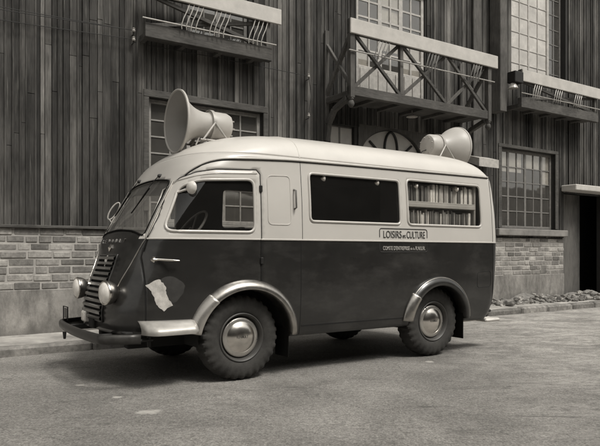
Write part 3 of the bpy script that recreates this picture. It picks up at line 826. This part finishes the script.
# books: things of their own, standing on the rack ---------------------------------
def mkbook(h, w, d, i):
    mb = MB(); mb.bbox(0, w, -d, 0, 0, h, .003)
    o = mb.build('book', M['book%d' % i]); return o
protos = {}
def books(z, zmax, label, group):
    x = 1.915
    while x < 3.005:
        w = random.choice((.014, .018, .022, .027, .034)); h = random.uniform(.72, 1.0)*zmax; h = round(h/.02)*.02; i = random.choice((0, 1, 1, 2, 2, 3, 3, 4, 5))
        key = (w, h, i)
        if key not in protos: b = protos[key] = mkbook(h, w, .13, i)
        else: b = protos[key].copy(); C.objects.link(b)
        yoff = -.745-.13 + random.uniform(0, .02) + .13
        b.matrix_world = van_m @ Matrix.Translation((x, yoff, z)) @ Matrix.Rotation(R(random.choice((0, 0, 0, 0, 1.5, -1.5))), 4, 'Y')
        tag(b, label, 'book', group); x += w+.0025
van_m = Matrix.Translation(VC) @ Matrix.Rotation(RZ, 4, 'Z')
books(1.679, .225, 'cloth-bound book in the packed upper row behind the van rear side window', 'books on the upper shelf')
books(1.420, .205, 'cloth-bound book in the packed lower row behind the van rear side window', 'books on the lower shelf')

# loudspeakers ---------------------------------------------------------
def horn(name, label, x, z, rm, L, rh, Lh, d, zroof, pw=2.6):
    """horn with its mouth at x facing d (-1 = forwards)"""
    root = empty(name, van_m @ Vector((x-d*L*.8, 0, zroof)), RZ); tag(root, label, 'loudspeaker', 'horn loudspeakers on the van roof')
    Mx = Matrix.Translation((d*L*.8, 0, z-zroof)) @ (Matrix.Identity(4) if d < 0 else Matrix.Rotation(math.pi, 4, 'Z'))
    def pf(t): return rm*(.40+.60*(1-t)**2.6) if pw == 2.6 else rm*(.44+.56*(1-(3*t*t-2*t**3)))
    out = [(L*t, pf(t)) for t in [k/24 for k in range(25)]]
    mb = MB(); mb.lathe([(0, rm-.012), (-.012, rm-.004), (-.008, rm+.008), (.012, rm+.006)] + out[1:] , 56, Mx); bell = mb.build('horn', M['horn'], root, smooth=40)
    mb = MB(); mb.lathe([(-.004, rm-.006)]+[(L*t+.006, pf(t)-.012) for t in [k/24 for k in range(1, 24)]]+[(L*.97, .03), (L*.97, 0)], 56, Mx); mb.build('horn_throat', M['hornin'], bell, smooth=60)
    mb = MB(); mb.lathe([(L-.015, rm*.40), (L-.01, rh*.97), (L+.01, rh), (L+Lh*.75, rh*.98), (L+Lh*.92, rh*.86), (L+Lh, rh*.55), (L+Lh*1.03, 0)], 48, Mx); mb.build('driver_housing', M['horn'], root, smooth=35)
    mb = MB()
    for k_ in range(8):
        a_ = k_*math.pi/4+.3; q_ = Mx @ Vector((L+Lh*1.0, rh*.72*math.cos(a_), rh*.72*math.sin(a_))); mb.tube([q_+Vector((d*.012, 0, 0)), q_-Vector((d*.012, 0, 0))], .007, 6)
    mb.build('bolt', M['galv'], root)
    mb = MB(); e0 = Mx @ Vector((L+Lh, 0, -rh*.4)); mb.tube([e0, e0+Vector((-d*.05, .02, -.02)), Vector((e0.x-d*.09, .05, .05)), Vector((e0.x-d*.10, .10, .0)), Vector((e0.x-d*.06, .22, -.03))], .007, 7); mb.build('lead', M['cable'], root, smooth=60)
    mb = MB(); mb.lathe([(L-.012, rh+.002), (L-.012, rh+.012), (L+.022, rh+.012), (L+.022, rh+.002)], 48, Mx); mb.build('clamp_ring', M['galv'], root, smooth=30)
    st = MB(); cx = (d*L*.8) - d*L; zc = z-zroof
    for y in (-1, 1):
        t = (cx, y*(rh+.01), zc)
        st.tube([t, (cx+.14, y*(rh+.03), .012)], .011, 8); st.tube([t, (cx-.14, y*(rh+.03), .012)], .011, 8)
        st.tube([(cx-.17, y*(rh+.03), .012), (cx+.17, y*(rh+.03), .012)], .010, 8)
    for xx in (-.1, .1): st.tube([(cx+xx, -rh-.05, .012), (cx+xx, rh+.05, .012)], .010, 8)
    fx = cx - (-d)*0
    for k in (-1, 1): st.tube([(cx+d*.17, k*.06, -.03), (cx+d*.13, k*.05, zc-rh*1.0)], .009, 8)
    st.build('stand', M['galv'], root, smooth=50)
    return root
horn('horn_loudspeaker', 'large pale horn loudspeaker over the cab, its open bell facing forwards', -.265, 2.44, .308, .35, .143, .23, -1, 2.245)
horn('horn_loudspeaker', 'smaller pale horn loudspeaker at the rear of the roof, bell turned backwards', 3.68, 2.53, .285, .34, .15, .19, 1, 2.335, 3.6)
# ------------------------------------------------------------------ the street
BO = O + V*WS
bld = empty('timber_building', BO, RZ)
tag(bld, 'long weathered timber-clad building on a brick base, running behind the van', 'building')
X0, X1, ZT = -6.0, 19.0, 8.6
OPEN = [(.36, 2.18, 1.56, 3.30), (3.50, 4.01, 1.6, 3.30), (4.08, 6.35, 1.6, 3.36), (7.80, 9.60, 1.65, 3.31), (9.93, 11.6, .0, 2.50),
        (4.05, 5.68, 3.74, 5.9), (8.12, 10.05, 4.74, 7.2), (.95, 1.95, 4.2, 6.2)]
# boards
mb = MB(); x = X0
while x < X1:
    w = random.choice((.055, .07, .08, .085, .09, .105)); tone = random.choice((.45, .6, .7, .8, .9, 1.0, 1.0, 1.15, 1.35, 1.75)); dep = random.uniform(0, .016)
    segs = [(1.47, ZT)]
    for a, b, z0, z1 in OPEN:
        if x+w > a+.004 and x < b-.004:
            ns = []
            for s0, s1 in segs:
                if z0 > s0: ns.append((s0, min(s1, z0)))
                if z1 < s1: ns.append((max(s0, z1), s1))
            segs = [q for q in ns if q[1]-q[0] > .03]
    for s0, s1 in segs:
        z = s0
        while z < s1-.01:      # boards are butt-jointed here and there
            e = s1 if random.random() < .45 else min(s1, z+random.uniform(.9, 2.8))
            if s1-e < .3: e = s1
            mb.t = tone*random.uniform(.8, 1.25); dd = dep+random.uniform(0, .004)
            mb.bbox(x+.003, x+w-.004, -.022-dd, -.002-dd*.3, z+.002, e-.002, .003)
            z = e
    if random.random() < .45:  # narrow cover strip
        for s0, s1 in segs:
            mb.t = tone*random.uniform(.6, 1.3); mb.bbox(x+w-.014, x+w+.011, -.047, -.024, s0+.004, s1-.004, .003)
    x += w
mb.build('board_cladding', M['wood'], bld)
# backing wall with the same openings, brick base behind
def slab(x0, x1, z0, z1, y0, y1, name, mat, opens):
    xs = sorted(set([x0, x1]+[min(max(v, x0), x1) for o in opens for v in o[:2]])); zs = sorted(set([z0, z1]+[min(max(v, z0), z1) for o in opens for v in o[2:]]))
    mb = MB()
    for i in range(len(xs)-1):
        for j in range(len(zs)-1):
            cx, cz = (xs[i]+xs[i+1])/2, (zs[j]+zs[j+1])/2
            if any(a < cx < b and c < cz < d for a, b, c, d in opens): continue
            mb.box(xs[i], xs[i+1], y0, y1, zs[j], zs[j+1])
    return mb.build(name, mat, bld)
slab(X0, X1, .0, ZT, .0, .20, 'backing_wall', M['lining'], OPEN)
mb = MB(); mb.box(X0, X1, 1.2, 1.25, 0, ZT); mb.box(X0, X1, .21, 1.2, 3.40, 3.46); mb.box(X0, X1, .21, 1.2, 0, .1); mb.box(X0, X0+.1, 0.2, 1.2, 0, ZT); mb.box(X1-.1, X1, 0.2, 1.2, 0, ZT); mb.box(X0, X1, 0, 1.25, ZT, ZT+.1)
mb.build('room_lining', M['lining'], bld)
DW = OPEN[4]
# bricks
mb = MB(); 
z = .69; row = 0
while z < 1.44:
    h = .079; x = X0+(0 if row % 2 else -.14)
    while x < X1:
        w = random.choice((.27, .285, .29, .14)) if random.random() < .8 else .2
        if x < DW[0]-.02 < x+w+.02: w = DW[0]-.001-x
        if w > .04 and not (x+w > DW[0] and x < DW[1]+.02):
            mb.t = random.choice((.6, .75, .85, .9, 1.0, 1.0, 1.1, 1.25, 1.45)); j = lambda: random.uniform(-.007, .007); dd = random.uniform(-.004, .006)
            mb.bbox(x+j(), x+w+j(), -.030-dd, .0, z+j(), z+h+j(), .007)
        x += w+.018
    z += h+.0185; row += 1
for sgn in (-1, 1):
    p_ = MB(); keepf = [i for i, f in enumerate(mb.f) if (mb.v[f[0]][0] > DW[0]+.5) == (sgn > 0)]
    for i in keepf: p_.t = mb.tn[i]; p_.add([mb.v[k] for k in mb.f[i]], [tuple(range(len(mb.f[i])))])
    p_.build('brick_base', M['brick'], bld, weld=1e-6)
mb = MB()
for a, b in ((X0, DW[0]), (DW[1], X1)):
    mb = MB(); mb.box(a, b, -.022, -.001, .68, 1.452); mb.build('mortar_joints', M['mortar'], bld)
mb = MB()
for a, b in ((X0, DW[0]), (DW[1], X1)):
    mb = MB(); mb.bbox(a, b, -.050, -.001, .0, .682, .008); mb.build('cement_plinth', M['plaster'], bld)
mb = MB()
for a, b in ((X0, 7.60), (11.65, X1)):
    mb = MB(); xx = a
    while xx < b:
        e = min(b, xx+random.uniform(2.2, 3.4)); mb.t = 1; mb.bbox(xx+.002, e-.002, -.075, -.001, 1.452, 1.490, .006); xx = e
    mb.build('drip_board', M['beam'], bld)

# windows -----------------------------------------------------------
def window(x0, x1, z0, z1, cols, rows, mat, yf=.06, name='window', fw=.05, bw=.022, mull=(), pane=None, muts=None, parent=None):
    mb = MB()
    mb.bbox(x0+.002, x0+fw, yf, yf+.06, z0, z1, .006); mb.bbox(x1-fw, x1-.002, yf, yf+.06, z0, z1, .006)
    mb.bbox(x0+fw, x1-fw, yf+.001, yf+.059, z1-fw, z1-.002, .006); mb.bbox(x0+fw, x1-fw, yf+.001, yf+.059, z0+.002, z0+fw, .006)
    f = mb.build('frame', mat, parent or bld); f.name = name; pane = pane or M['bglass']
    ix0, ix1, iz0, iz1 = x0+fw, x1-fw, z0+fw, z1-fw
    mb = MB()
    for c in range(1, cols):
        xx = ix0+(ix1-ix0)*c/cols; w = bw*(2.6 if c in mull else 1)
        mb.bbox(xx-w/2, xx+w/2, yf+.012, yf+.042, iz0-.001, iz1+.001, .003)
    for r in range(1, rows):
        zz = iz0+(iz1-iz0)*r/rows; mb.bbox(ix0-.001, ix1+.001, yf+.016, yf+.038, zz-bw/2, zz+bw/2, .003)
    mb.build('glazing_bars', mat, f)
    mb = MB(); mb.box(ix0-.004, ix1+.004, yf+.026, yf+.030, iz0-.004, iz1+.004); mb.build('pane', pane or M['glass'], f)
    return f
wl = window(.36, 2.18, 1.56, 3.30, 6, 7, M['framem'], .04, mull=(2, 4), fw=.06)
mb = MB(); mb.bbox(.28, 2.26, -.062, -.026, 3.30, 3.40, .006); mb.bbox(.28, .358, -.060, -.026, 1.72, 3.299, .006); mb.bbox(2.182, 2.26, -.060, -.026, 1.72, 3.299, .006); mb.build('surround', M['beam'], wl)
wr = window(7.80, 9.60, 1.65, 3.31, 6, 5, M['framep'], .05, mull=(1, 3, 5), fw=.06, bw=.024)
mb = MB(); mb.bbox(7.70, 9.70, -.060, -.026, 3.312, 3.38, .006); mb.bbox(9.602, 9.70, -.058, -.026, 1.66, 3.311, .006); mb.bbox(7.70, 7.798, -.058, -.026, 1.66, 3.311, .006); mb.build('surround', M['beam'], wr)
mb = MB(); mb.bbox(7.62, 9.95, -.13, .05, 1.50, 1.64, .012); mb.build('sill', M['ledge'], wr)
mb = MB(); mb.bbox(7.86, 8.60, .085, .095, 2.84, 3.26, .004); mb.bbox(8.66, 9.20, .085, .095, 2.95, 3.26, .004); mb.bbox(9.28, 9.54, .085, .095, 2.62, 3.26, .004); mb.build('backing_sheet', M['frosted'], wr)  # pale sheets behind the upper panes stand in for reflected bright sky
mb = MB(); mb.bbox(.34, 2.20, -.12, .03, 1.50, 1.555, .008); mb.build('sill', M['ledge'], wl)
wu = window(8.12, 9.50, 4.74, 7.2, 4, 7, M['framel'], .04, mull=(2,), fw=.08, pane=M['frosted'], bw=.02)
wu2 = window(9.52, 10.05, 4.74, 7.2, 2, 7, M['framep'], .12, fw=.06, bw=.02)
# door under the balcony with two pale panels
d1 = empty('panelled_door', (0, 0, 0), 0, bld)
mb = MB(); mb.bbox(3.502, 4.008, .06, .10, 1.6, 3.298, .006); d_ = mb.build('door_leaf', M['framep'], d1)
for a, b in ((3.52, 3.70), (3.74, 3.985)):
    mb = MB(); mb.bbox(a, b, .048, .062, 1.7, 3.27, .003); mb.build('pale_panel', M['lit'], d1)
# arched window with iron scroll grille
aw = empty('arched_window', (0, 0, 0), 0, bld)
AX, AZ, RX, RH = 4.87, 2.72, .76, .62
n = 40
arc = [(AX-RX*math.cos(math.pi*k/n), AZ+RH*math.sin(math.pi*k/n)) for k in range(n+1)]
mb = MB(); mb.add([(x, .05, z) for x, z in arc]+[(AX+RX, .05, 1.7), (AX-RX, .05, 1.7)], [tuple(range(n+3))]); mb.build('pane', M['lit'], aw)
mb = MB()
rows = [[(x, y, z) for x, z in arc] for y in (.045, -.02)]
out = [(AX-1.09*math.cos(math.pi*k/n), 3.319 if False else min(3.319, AZ+.70*math.sin(math.pi*k/n)+.02)) for k in range(n+1)]
mb.loft([[Vector((x, -.02, z)) for x, z in arc], [Vector((x, .045, z)) for x, z in arc]])
top = [(4.08+(6.35-4.08)*k/n, 3.36) for k in range(n+1)]
mb.loft([[Vector((x, -.018, z)) for x, z in arc], [Vector((x, -.018, z)) for x, z in top]])
mb.box(4.08, AX-RX+.001, -.018, .03, 1.6, AZ); mb.box(AX+RX-.001, 6.35, -.018, .03, 1.6, AZ); mb.add([(4.08, -.018, AZ), (4.08, -.018, 3.36), (AX-RX, -.018, AZ)], [(0, 1, 2)]); mb.add([(6.35, -.018, AZ), (6.35, -.018, 3.36), (AX+RX, -.018, AZ)], [(0, 1, 2)])
mb.build('arch_surround', M['beamv'], aw)
mb = MB(); yb = .035
mb.tube([(x, yb, z) for x, z in arc], .022, 8)
mb.tube([(AX-.0+.15*math.cos(a), yb, 2.99+.31*math.sin(a)) for a in [2*math.pi*k/32 for k in range(32)]], .022, 8, closed=True)
mb.tube([(AX-.12, yb, 2.80), (AX-.50, yb, 3.10)], .022, 8); mb.tube([(AX+.12, yb, 2.80), (AX+.50, yb, 3.10)], .022, 8)
mb.tube([(AX-RX, yb, 2.66), (AX+RX, yb, 2.66)], .018, 8); mb.tube([(AX, yb, 1.7), (AX, yb, 2.60)], .018, 8)
mb.build('iron_grille', M['iron'], aw, smooth=50)
# french window behind the right balcony
fw_ = window(4.05, 5.68, 3.74, 5.9, 6, 7, M['framel'], .03, name='french_window', mull=(2, 4), fw=.07, bw=.035)
mb = MB(); mb.bbox(4.10, 4.36, .075, .085, 4.3, 4.95, .004); mb.bbox(4.62, 5.12, .075, .085, 4.75, 5.8, .004); mb.bbox(5.15, 5.60, .075, .085, 4.3, 5.1, .004); mb.build('backing_sheet', M['frosted'], fw_)  # pale sheets behind some of the panes
mb = MB(); mb.bbox(4.13, 5.60, .040, .085, 3.80, 4.40, .006)
for k in range(7): mb.bbox(4.155+.206*k, 4.335+.206*k, .025, .036, 3.86, 4.36, .004)
mb.build('lower_panels', M['framel'], fw_)
fl_ = window(.95, 1.95, 4.2, 6.2, 4, 6, M['framep'], .04, name='french_window', mull=(2,), fw=.06)

# balconies ----------------------------------------------------------
def balcony(x0, x1, d, zb, zf, label, bays, end_posts=True, fasc=.23, rodz=None, beamh=.15, hooks=()):
    b = empty('balcony', (0, 0, 0), 0, bld); b['label'] = label
    y = -d
    mb = MB(); mb.bbox(x0, x1, y, y+.10, zb, zb+beamh, .006); mb.build('bottom_beam', M['beam'], b)
    mb = MB(); xx = x0+.02
    mb.bbox(x0+.02, x1-.02, y+.102, -.05, zb+.05, zb+.09, .004)
    while xx < x1-.1: mb.bbox(xx, xx+.07, y+.102, -.05, zb-.06+.06, zb+.05, .004); xx += .55
    mb.build('floor', M['beam'], b)
    mb = MB(); mb.bbox(x0-.02, x1+.14, y-.045, y-.010, zf, zf+fasc, .006); mb.build('fascia_board', M['palepaint'], b)
    mb = MB(); mb.bbox(x0, x1, y-.008, y+.09, zf+.02, zf+fasc+.02, .005); mb.build('top_rail', M['beam'], b)
    if end_posts:
        for px in (x0+.045, x1-.045):
            mb = MB(); mb.bbox(px-.045, px+.045, y-.012, y+.08, zb-.04, zf+.019, .006)
            M4 = Matrix.Translation((px, y+.034, zb-.04)) @ Matrix.Rotation(R(90), 4, 'Y')
            mb.lathe([(0, .042), (.02, .045), (.03, .03), (.06, .045), (.09, .052), (.12, .045), (.15, .02), (.155, 0)], 20, M4)
            mb.build('turned_post', M['beamv'], b, smooth=40)
            mb = MB(); mb.bbox(px-.04, px+.04, -.085, -.050, zb-.5, zf+.25, .005)
            mb.bar((px, -.06, zb+.14), (px, y+.04, zf+.02), .06, .06, (1, 0, 0)); mb.bar((px+.004, y+.05, zb+.16), (px+.004, -.06, zf+.02), .05, .05, (1, 0, 0))
            mb.build('side_frame', M['beamv'], b)
            pts = [(px, -.07, zb-.62), (px, -.12, zb-.35), (px, -.28, zb-.14), (px, y+.12, zb-.02)]
            mb = MB()
            for i in range(3): mb.bar(pts[i], pts[i+1], .085, .085, (1, 0, 0), .01)
            mb.build('curved_bracket', M['beamv'], b)
    for i in range(len(bays)-1):
        a, c = bays[i], bays[i+1]
        mb = MB(); mb.bar((a+.03, y+.030, zf+.01), (c-.03, y+.030, zb+beamh-.01), .05, .045, (0, 1, 0)); mb.build('brace', M['beam'], b)
        mb = MB(); mb.bar((a+.03, y+.078, zb+beamh-.01), (c-.03, y+.078, zf+.01), .05, .045, (0, 1, 0)); mb.build('brace', M['beamv'], b)
    for px in bays[1:2]:
        mb = MB(); mb.bbox(px-.035, px+.035, y+.01, y+.075, zb+beamh, zf+.018, .005); mb.build('post', M['beamv'], b)
    if rodz:
        mb = MB(); mb.tube([(x0-.05, y-.035, rodz), (x1+.05, y-.035, rodz+.01)], .011, 8); mb.build('rod', M['galv'], b, smooth=50)
        for hx in hooks:
            mb = MB()
            for k in range(4):
                xx = hx+.07*k; mb.tube([(xx, y-.04, rodz-.05), (xx-.01, y-.05, rodz), (xx+.02, y-.055, rodz+.10), (xx+.07, y-.045, rodz+.20), (xx+.13, y-.01, zf+.01)], .0075, 7)
            mb.build('curved_hooks', M['galv'] if len(bays) < 3 else M['framep'], b, smooth=50)
    return b
balcony(3.33, 6.62, .75, 3.60, 4.55, 'wide timber balcony with cross braces and a long pale board', [3.42, 4.42, 5.50, 6.53], rodz=4.28, hooks=(3.80, 4.92, 6.02))
lb = balcony(.20, 2.16, .35, 4.02, 4.58, 'shallow timber balcony above the left window', [.25, 2.1], end_posts=False, rodz=4.25, beamh=.19, hooks=(.70, 1.12, 1.74))
rb = balcony(7.90, 10.6, .45, 4.06, 4.57, 'narrow balcony below the upper right window', [7.95, 10.5], end_posts=False, rodz=4.33, beamh=.20, hooks=(8.2, 8.9, 9.6))
# corner upright, junction box, insulators, wires
mb = MB(); mb.bbox(7.42, 7.62, -.32, -.05, 3.95, ZT, .01); mb.build('upright_post', M['beamv'], bld)
mb = MB(); mb.bbox(6.90, 7.12, -.10, -.05, 3.0, ZT, .01); mb.build('upright_post', M['beamv'], bld)
mb = MB(); mb.bbox(7.64, 7.90, -.50, -.30, 4.52, 4.74, .01); mb.build('junction_box', M['iron'], bld)
mb = MB(); mb.lathe([(0, .0), (0, .05), (.05, .075), (.10, .10), (.11, .0)], 20, Matrix.Translation((7.70, -.40, 4.51)) @ Matrix.Rotation(R(90), 4, 'Y')); mb.build('lamp_shade', M['porcelain'], bld, smooth=40)
def insul(x, z):
    mb = MB(); mb.tube([(x, -.03, z), (x, -.12, z), (x, -.12, z+.04)], .006, 6); i = mb.build('insulator', M['iron'], bld)
    mb = MB(); mb.lathe([(0, .0), (0, .02), (.015, .026), (.03, .016), (.045, .024), (.06, 0)], 14, Matrix.Translation((x, -.12, z+.03)) @ Matrix.Rotation(R(-90), 4, 'Y')); mb.build('porcelain_cap', M['porcelain'], i, smooth=40)
    return Vector((x, -.12, z+.05))
ins = [insul(.12, 3.98), insul(.12, 4.10), insul(2.98, 3.93), insul(2.98, 3.30)]
for a, zl in ((ins[0], 4.02), (ins[1], 4.16), (ins[1], 4.28)):
    mb = MB(); L = Vector((X0, -.12, zl)); mb.tube([a+(L-a)*k/20+Vector((0, 0, -.10*math.sin(math.pi*k/20))) for k in range(21)], .005, 6); mb.build('overhead_wire', M['cable'], bld)
mb = MB(); mb.tube([ins[2], ins[2]+Vector((.05, 0, -.3)), ins[3]], .006, 6); mb.tube([ins[2], (1.2, -.10, 4.0), (.3, -.10, 3.99)], .005, 6); mb.build('overhead_wire', M['cable'], bld)
pl = MB(); pl.tube([(4.95, -.42, 3.62), (4.95, -.42, 3.56)], .006, 6); pl.lathe([(0, .012), (.03, .03), (.06, .09), (.075, .10), (.075, 0)], 20, Matrix.Translation((4.95, -.42, 3.58)) @ Matrix.Rotation(R(90), 4, 'Y')); pl.build('hanging_lamp', M['porcelain'], bld, smooth=40)
# pale boards leaning behind the van, canopy over the dark doorway on the right
mb = MB(); mb.bar((6.75, -.06, 3.02), (7.78, -.55, 2.80), .02, .3, (0, 0, 1)) if False else None
mb.add([(6.75, -.052, 3.05), (7.38, -.052, 3.05), (7.32, -.36, 2.96), (6.75, -.36, 2.96), (6.75, -.052, 2.92), (7.38, -.052, 2.92), (7.32, -.36, 2.80), (6.75, -.36, 2.80)], [(0,1,2,3), (4,7,6,5), (0,4,5,1), (1,5,6,2), (2,6,7,3), (3,7,4,0)]); mb.build('small_canopy', M['framel'], bld)
mb = MB(); mb.bbox(9.80, 11.8, -.42, -.05, 2.51, 2.64, .015); mb.build('door_canopy', M['palepaint'], bld)
mb = MB(); mb.bbox(9.94, 10.75, .10, .15, .12, 2.48, .006); mb.build('double_door', M['wood'], bld)
mb = MB(); mb.bbox(9.70, 9.925, -.054, -.001, .69, 1.46, .006) if False else None

# ground -----------------------------------------------------------
def sheet(pts, z, name, mat, mat_co=None, n=1):
    mb = MB(); mb.add([(x, y, z) for x, y in pts], [tuple(range(len(pts)))]); o = mb.build(name, mat); o['kind'] = 'structure'; return o
def L2(x, y): p = BO+U*x+V*y; return (p.x, p.y)
KY = -.94
road = MB(); road.add([(-700, -700, 0), (700, -700, 0), (700, 700, 0), (-700, 700, 0)], [(0, 1, 2, 3)]); road = road.build('road', M['road']); road['kind'] = 'structure'
road.rotation_euler = (0, 0, 0)
pv = MB(); rows = []
for i in range(121):
    x = -8+28*i/120; r = []
    for j in range(9):
        y = KY+.11+(-.02-KY-.11)*j/8; z = (.096 if j == 0 else .116)+.012*math.sin(x*2.1+j)*.5+random.uniform(-.004, .004)+(.02 if j == 8 else 0)
        r.append(Vector((x, y, z)))
    rows.append(r)
pv.loft(rows); pave = pv.build('pavement', M['pave'], smooth=60); pave.location = BO; pave.rotation_euler = (0, 0, RZ); pave['kind'] = 'structure'
kb = MB(); x = -8
while x < 20:
    L = random.uniform(.7, 1.1); kb.t = random.uniform(.75, 1.25); o_ = random.uniform(-.01, .01)
    kb.bbox(x+.004, x+L-.004, KY+o_, KY+.17, -.05, .116+random.uniform(-.014, .008), .03); x += L
kerb = kb.build('kerb', M['kerb']); kerb.location = BO; kerb.rotation_euler = (0, 0, RZ); kerb['kind'] = 'structure'
def mound_z(x, y):
    e = max(0, min(1, (x-6.9)/.6))*max(0, min(1, (11.6-x)/.6))
    return .10+.20*e*max(0, 1+y/.62)**1.2*(.75+.25*math.sin(x*3.1)+.15*math.sin(x*7.7+y*9))
mb = MB(); rows = []
for i in range(121):
    x = 6.8+4.9*i/120; rows.append([Vector((x, y, mound_z(x, y)+random.uniform(-.008, .008))) for y in [-.66+.60*j/16 for j in range(17)]])
mb.loft(rows); md_ = mb.build('rubble_dust', M['dust'], smooth=50); md_.location = BO; md_.rotation_euler = (0, 0, RZ)
tag(md_, 'low bank of earth and plaster dust swept against the wall foot', 'rubble', kind='stuff')
# rubble along the wall on the right: each stone a thing
def stone(x, y, s, lab):
    bm = bmesh.new(); bmesh.ops.create_icosphere(bm, subdivisions=2, radius=1)
    rs = random.Random(int(x*977+y*131)); k = [Vector((rs.uniform(-1, 1), rs.uniform(-1, 1), rs.uniform(-1, 1))).normalized() for _ in range(8)]
    for v in bm.verts:
        for q in k:
            d = v.co.dot(q)-.62
            if d > 0: v.co -= q*d
        v.co *= 1+rs.uniform(-.05, .05); v.co.x *= 1.3; v.co.z *= .75
    m = MB(); m.t = rs.choice((.7, .8, .9, 1.1, 1.3, 1.9)); m.addbm(bm, Matrix.Scale(s, 4)); o = m.build('stone', M['stone'])
    p = BO+U*x+V*y; o.location = (p.x, p.y, .118+s*.42); o.rotation_euler = (rs.uniform(-.4, .4), rs.uniform(-.4, .4), rs.uniform(0, 6))
    tag(o, lab, 'stone', 'broken stones along the wall foot'); return o
for i in range(190):
    x = random.uniform(7.2, 11.0) if i < 165 else random.uniform(6.2, 12)
    s = random.choice((.025, .03, .035, .04, .05, .06, .075))
    st_ = stone(x, random.uniform(-.62, -.12), s, 'broken stone lying loose at the foot of the wall right of the van')
    if i % 3:
        yy = random.uniform(-.50, -.10); p_ = BO+U*x+V*yy; st_.location.x, st_.location.y = p_.x, p_.y; st_.location.z = mound_z(x, yy)+s*.30
# opposite side of the street, seen only in the glass and the paint
opp = empty('opposite_house', O - V*13, RZ); tag(opp, 'plain dark rendered house on the opposite side of the street', 'building')
mb = MB(); mb.box(-34, 28, -3, 0, 0, 9.5); mb.box(28.02, 60, -3, 0, 0, 5.2); mb.build('wall', M['opp'], opp)
mb = MB()
for k in range(-9, 9):
    if k == 0: continue
    mb.box(k*3.2-.55, k*3.2+.55, -.05, .03, 1.2, 2.9)
mb.build('window', M['lining'], opp)

# ------------------------------------------------------------------ camera, light
cam = bpy.data.objects.new('camera', bpy.data.cameras.new('camera')); C.objects.link(cam); SC.camera = cam
cam.location = (0, 0, H); cam.rotation_euler = (R(90), 0, 0)
cam.data.sensor_width = 36; cam.data.lens = F/600*36; cam.data.shift_y = 30/600; cam.data.clip_end = 2500
cam.data.dof.use_dof = False
SUN_EL, SUN_AZ = 57, 132      # azimuth of the sun seen from above, measured from +Y clockwise
w = bpy.data.worlds.new('World'); SC.world = w; w.use_nodes = True
nt = w.node_tree; bg = nt.nodes['Background']
sky = nt.nodes.new('ShaderNodeTexSky'); sky.sky_type = 'NISHITA'; sky.sun_disc = False
sky.sun_elevation = R(SUN_EL); sky.sun_rotation = R(SUN_AZ); sky.dust_density = 4.0; sky.ozone_density = 1
hs = nt.nodes.new('ShaderNodeHueSaturation'); hs.inputs['Saturation'].default_value = 0.0
mx = nt.nodes.new('ShaderNodeMix'); mx.data_type = 'RGBA'; mx.blend_type = 'MULTIPLY'; mx.inputs[0].default_value = 1; mx.inputs[7].default_value = (1, .98, .93, 1)
nt.links.new(sky.outputs[0], hs.inputs['Color']); nt.links.new(hs.outputs[0], mx.inputs[6]); nt.links.new(mx.outputs[2], bg.inputs['Color'])
bg.inputs['Strength'].default_value = .125
sd = bpy.data.lights.new('sun', 'SUN'); so = bpy.data.objects.new('sun', sd); C.objects.link(so)
sd.energy = 1.9; sd.angle = R(14); sd.color = (1, .97, .91)
a = R(SUN_AZ); e = R(SUN_EL); dirv = Vector((math.sin(a)*math.cos(e), math.cos(a)*math.cos(e), math.sin(e)))
so.rotation_euler = (-dirv).to_track_quat('-Z', 'Y').to_euler(); so.location = (0, 0, 12)
SC.view_settings.view_transform = 'Standard'; SC.view_settings.look = 'None'; SC.view_settings.gamma = 1; SC.view_settings.exposure = 0.34
SC.render.engine = 'CYCLES'; SC.cycles.max_bounces = 8; SC.cycles.transparent_max_bounces = 12; SC.cycles.use_denoising = True
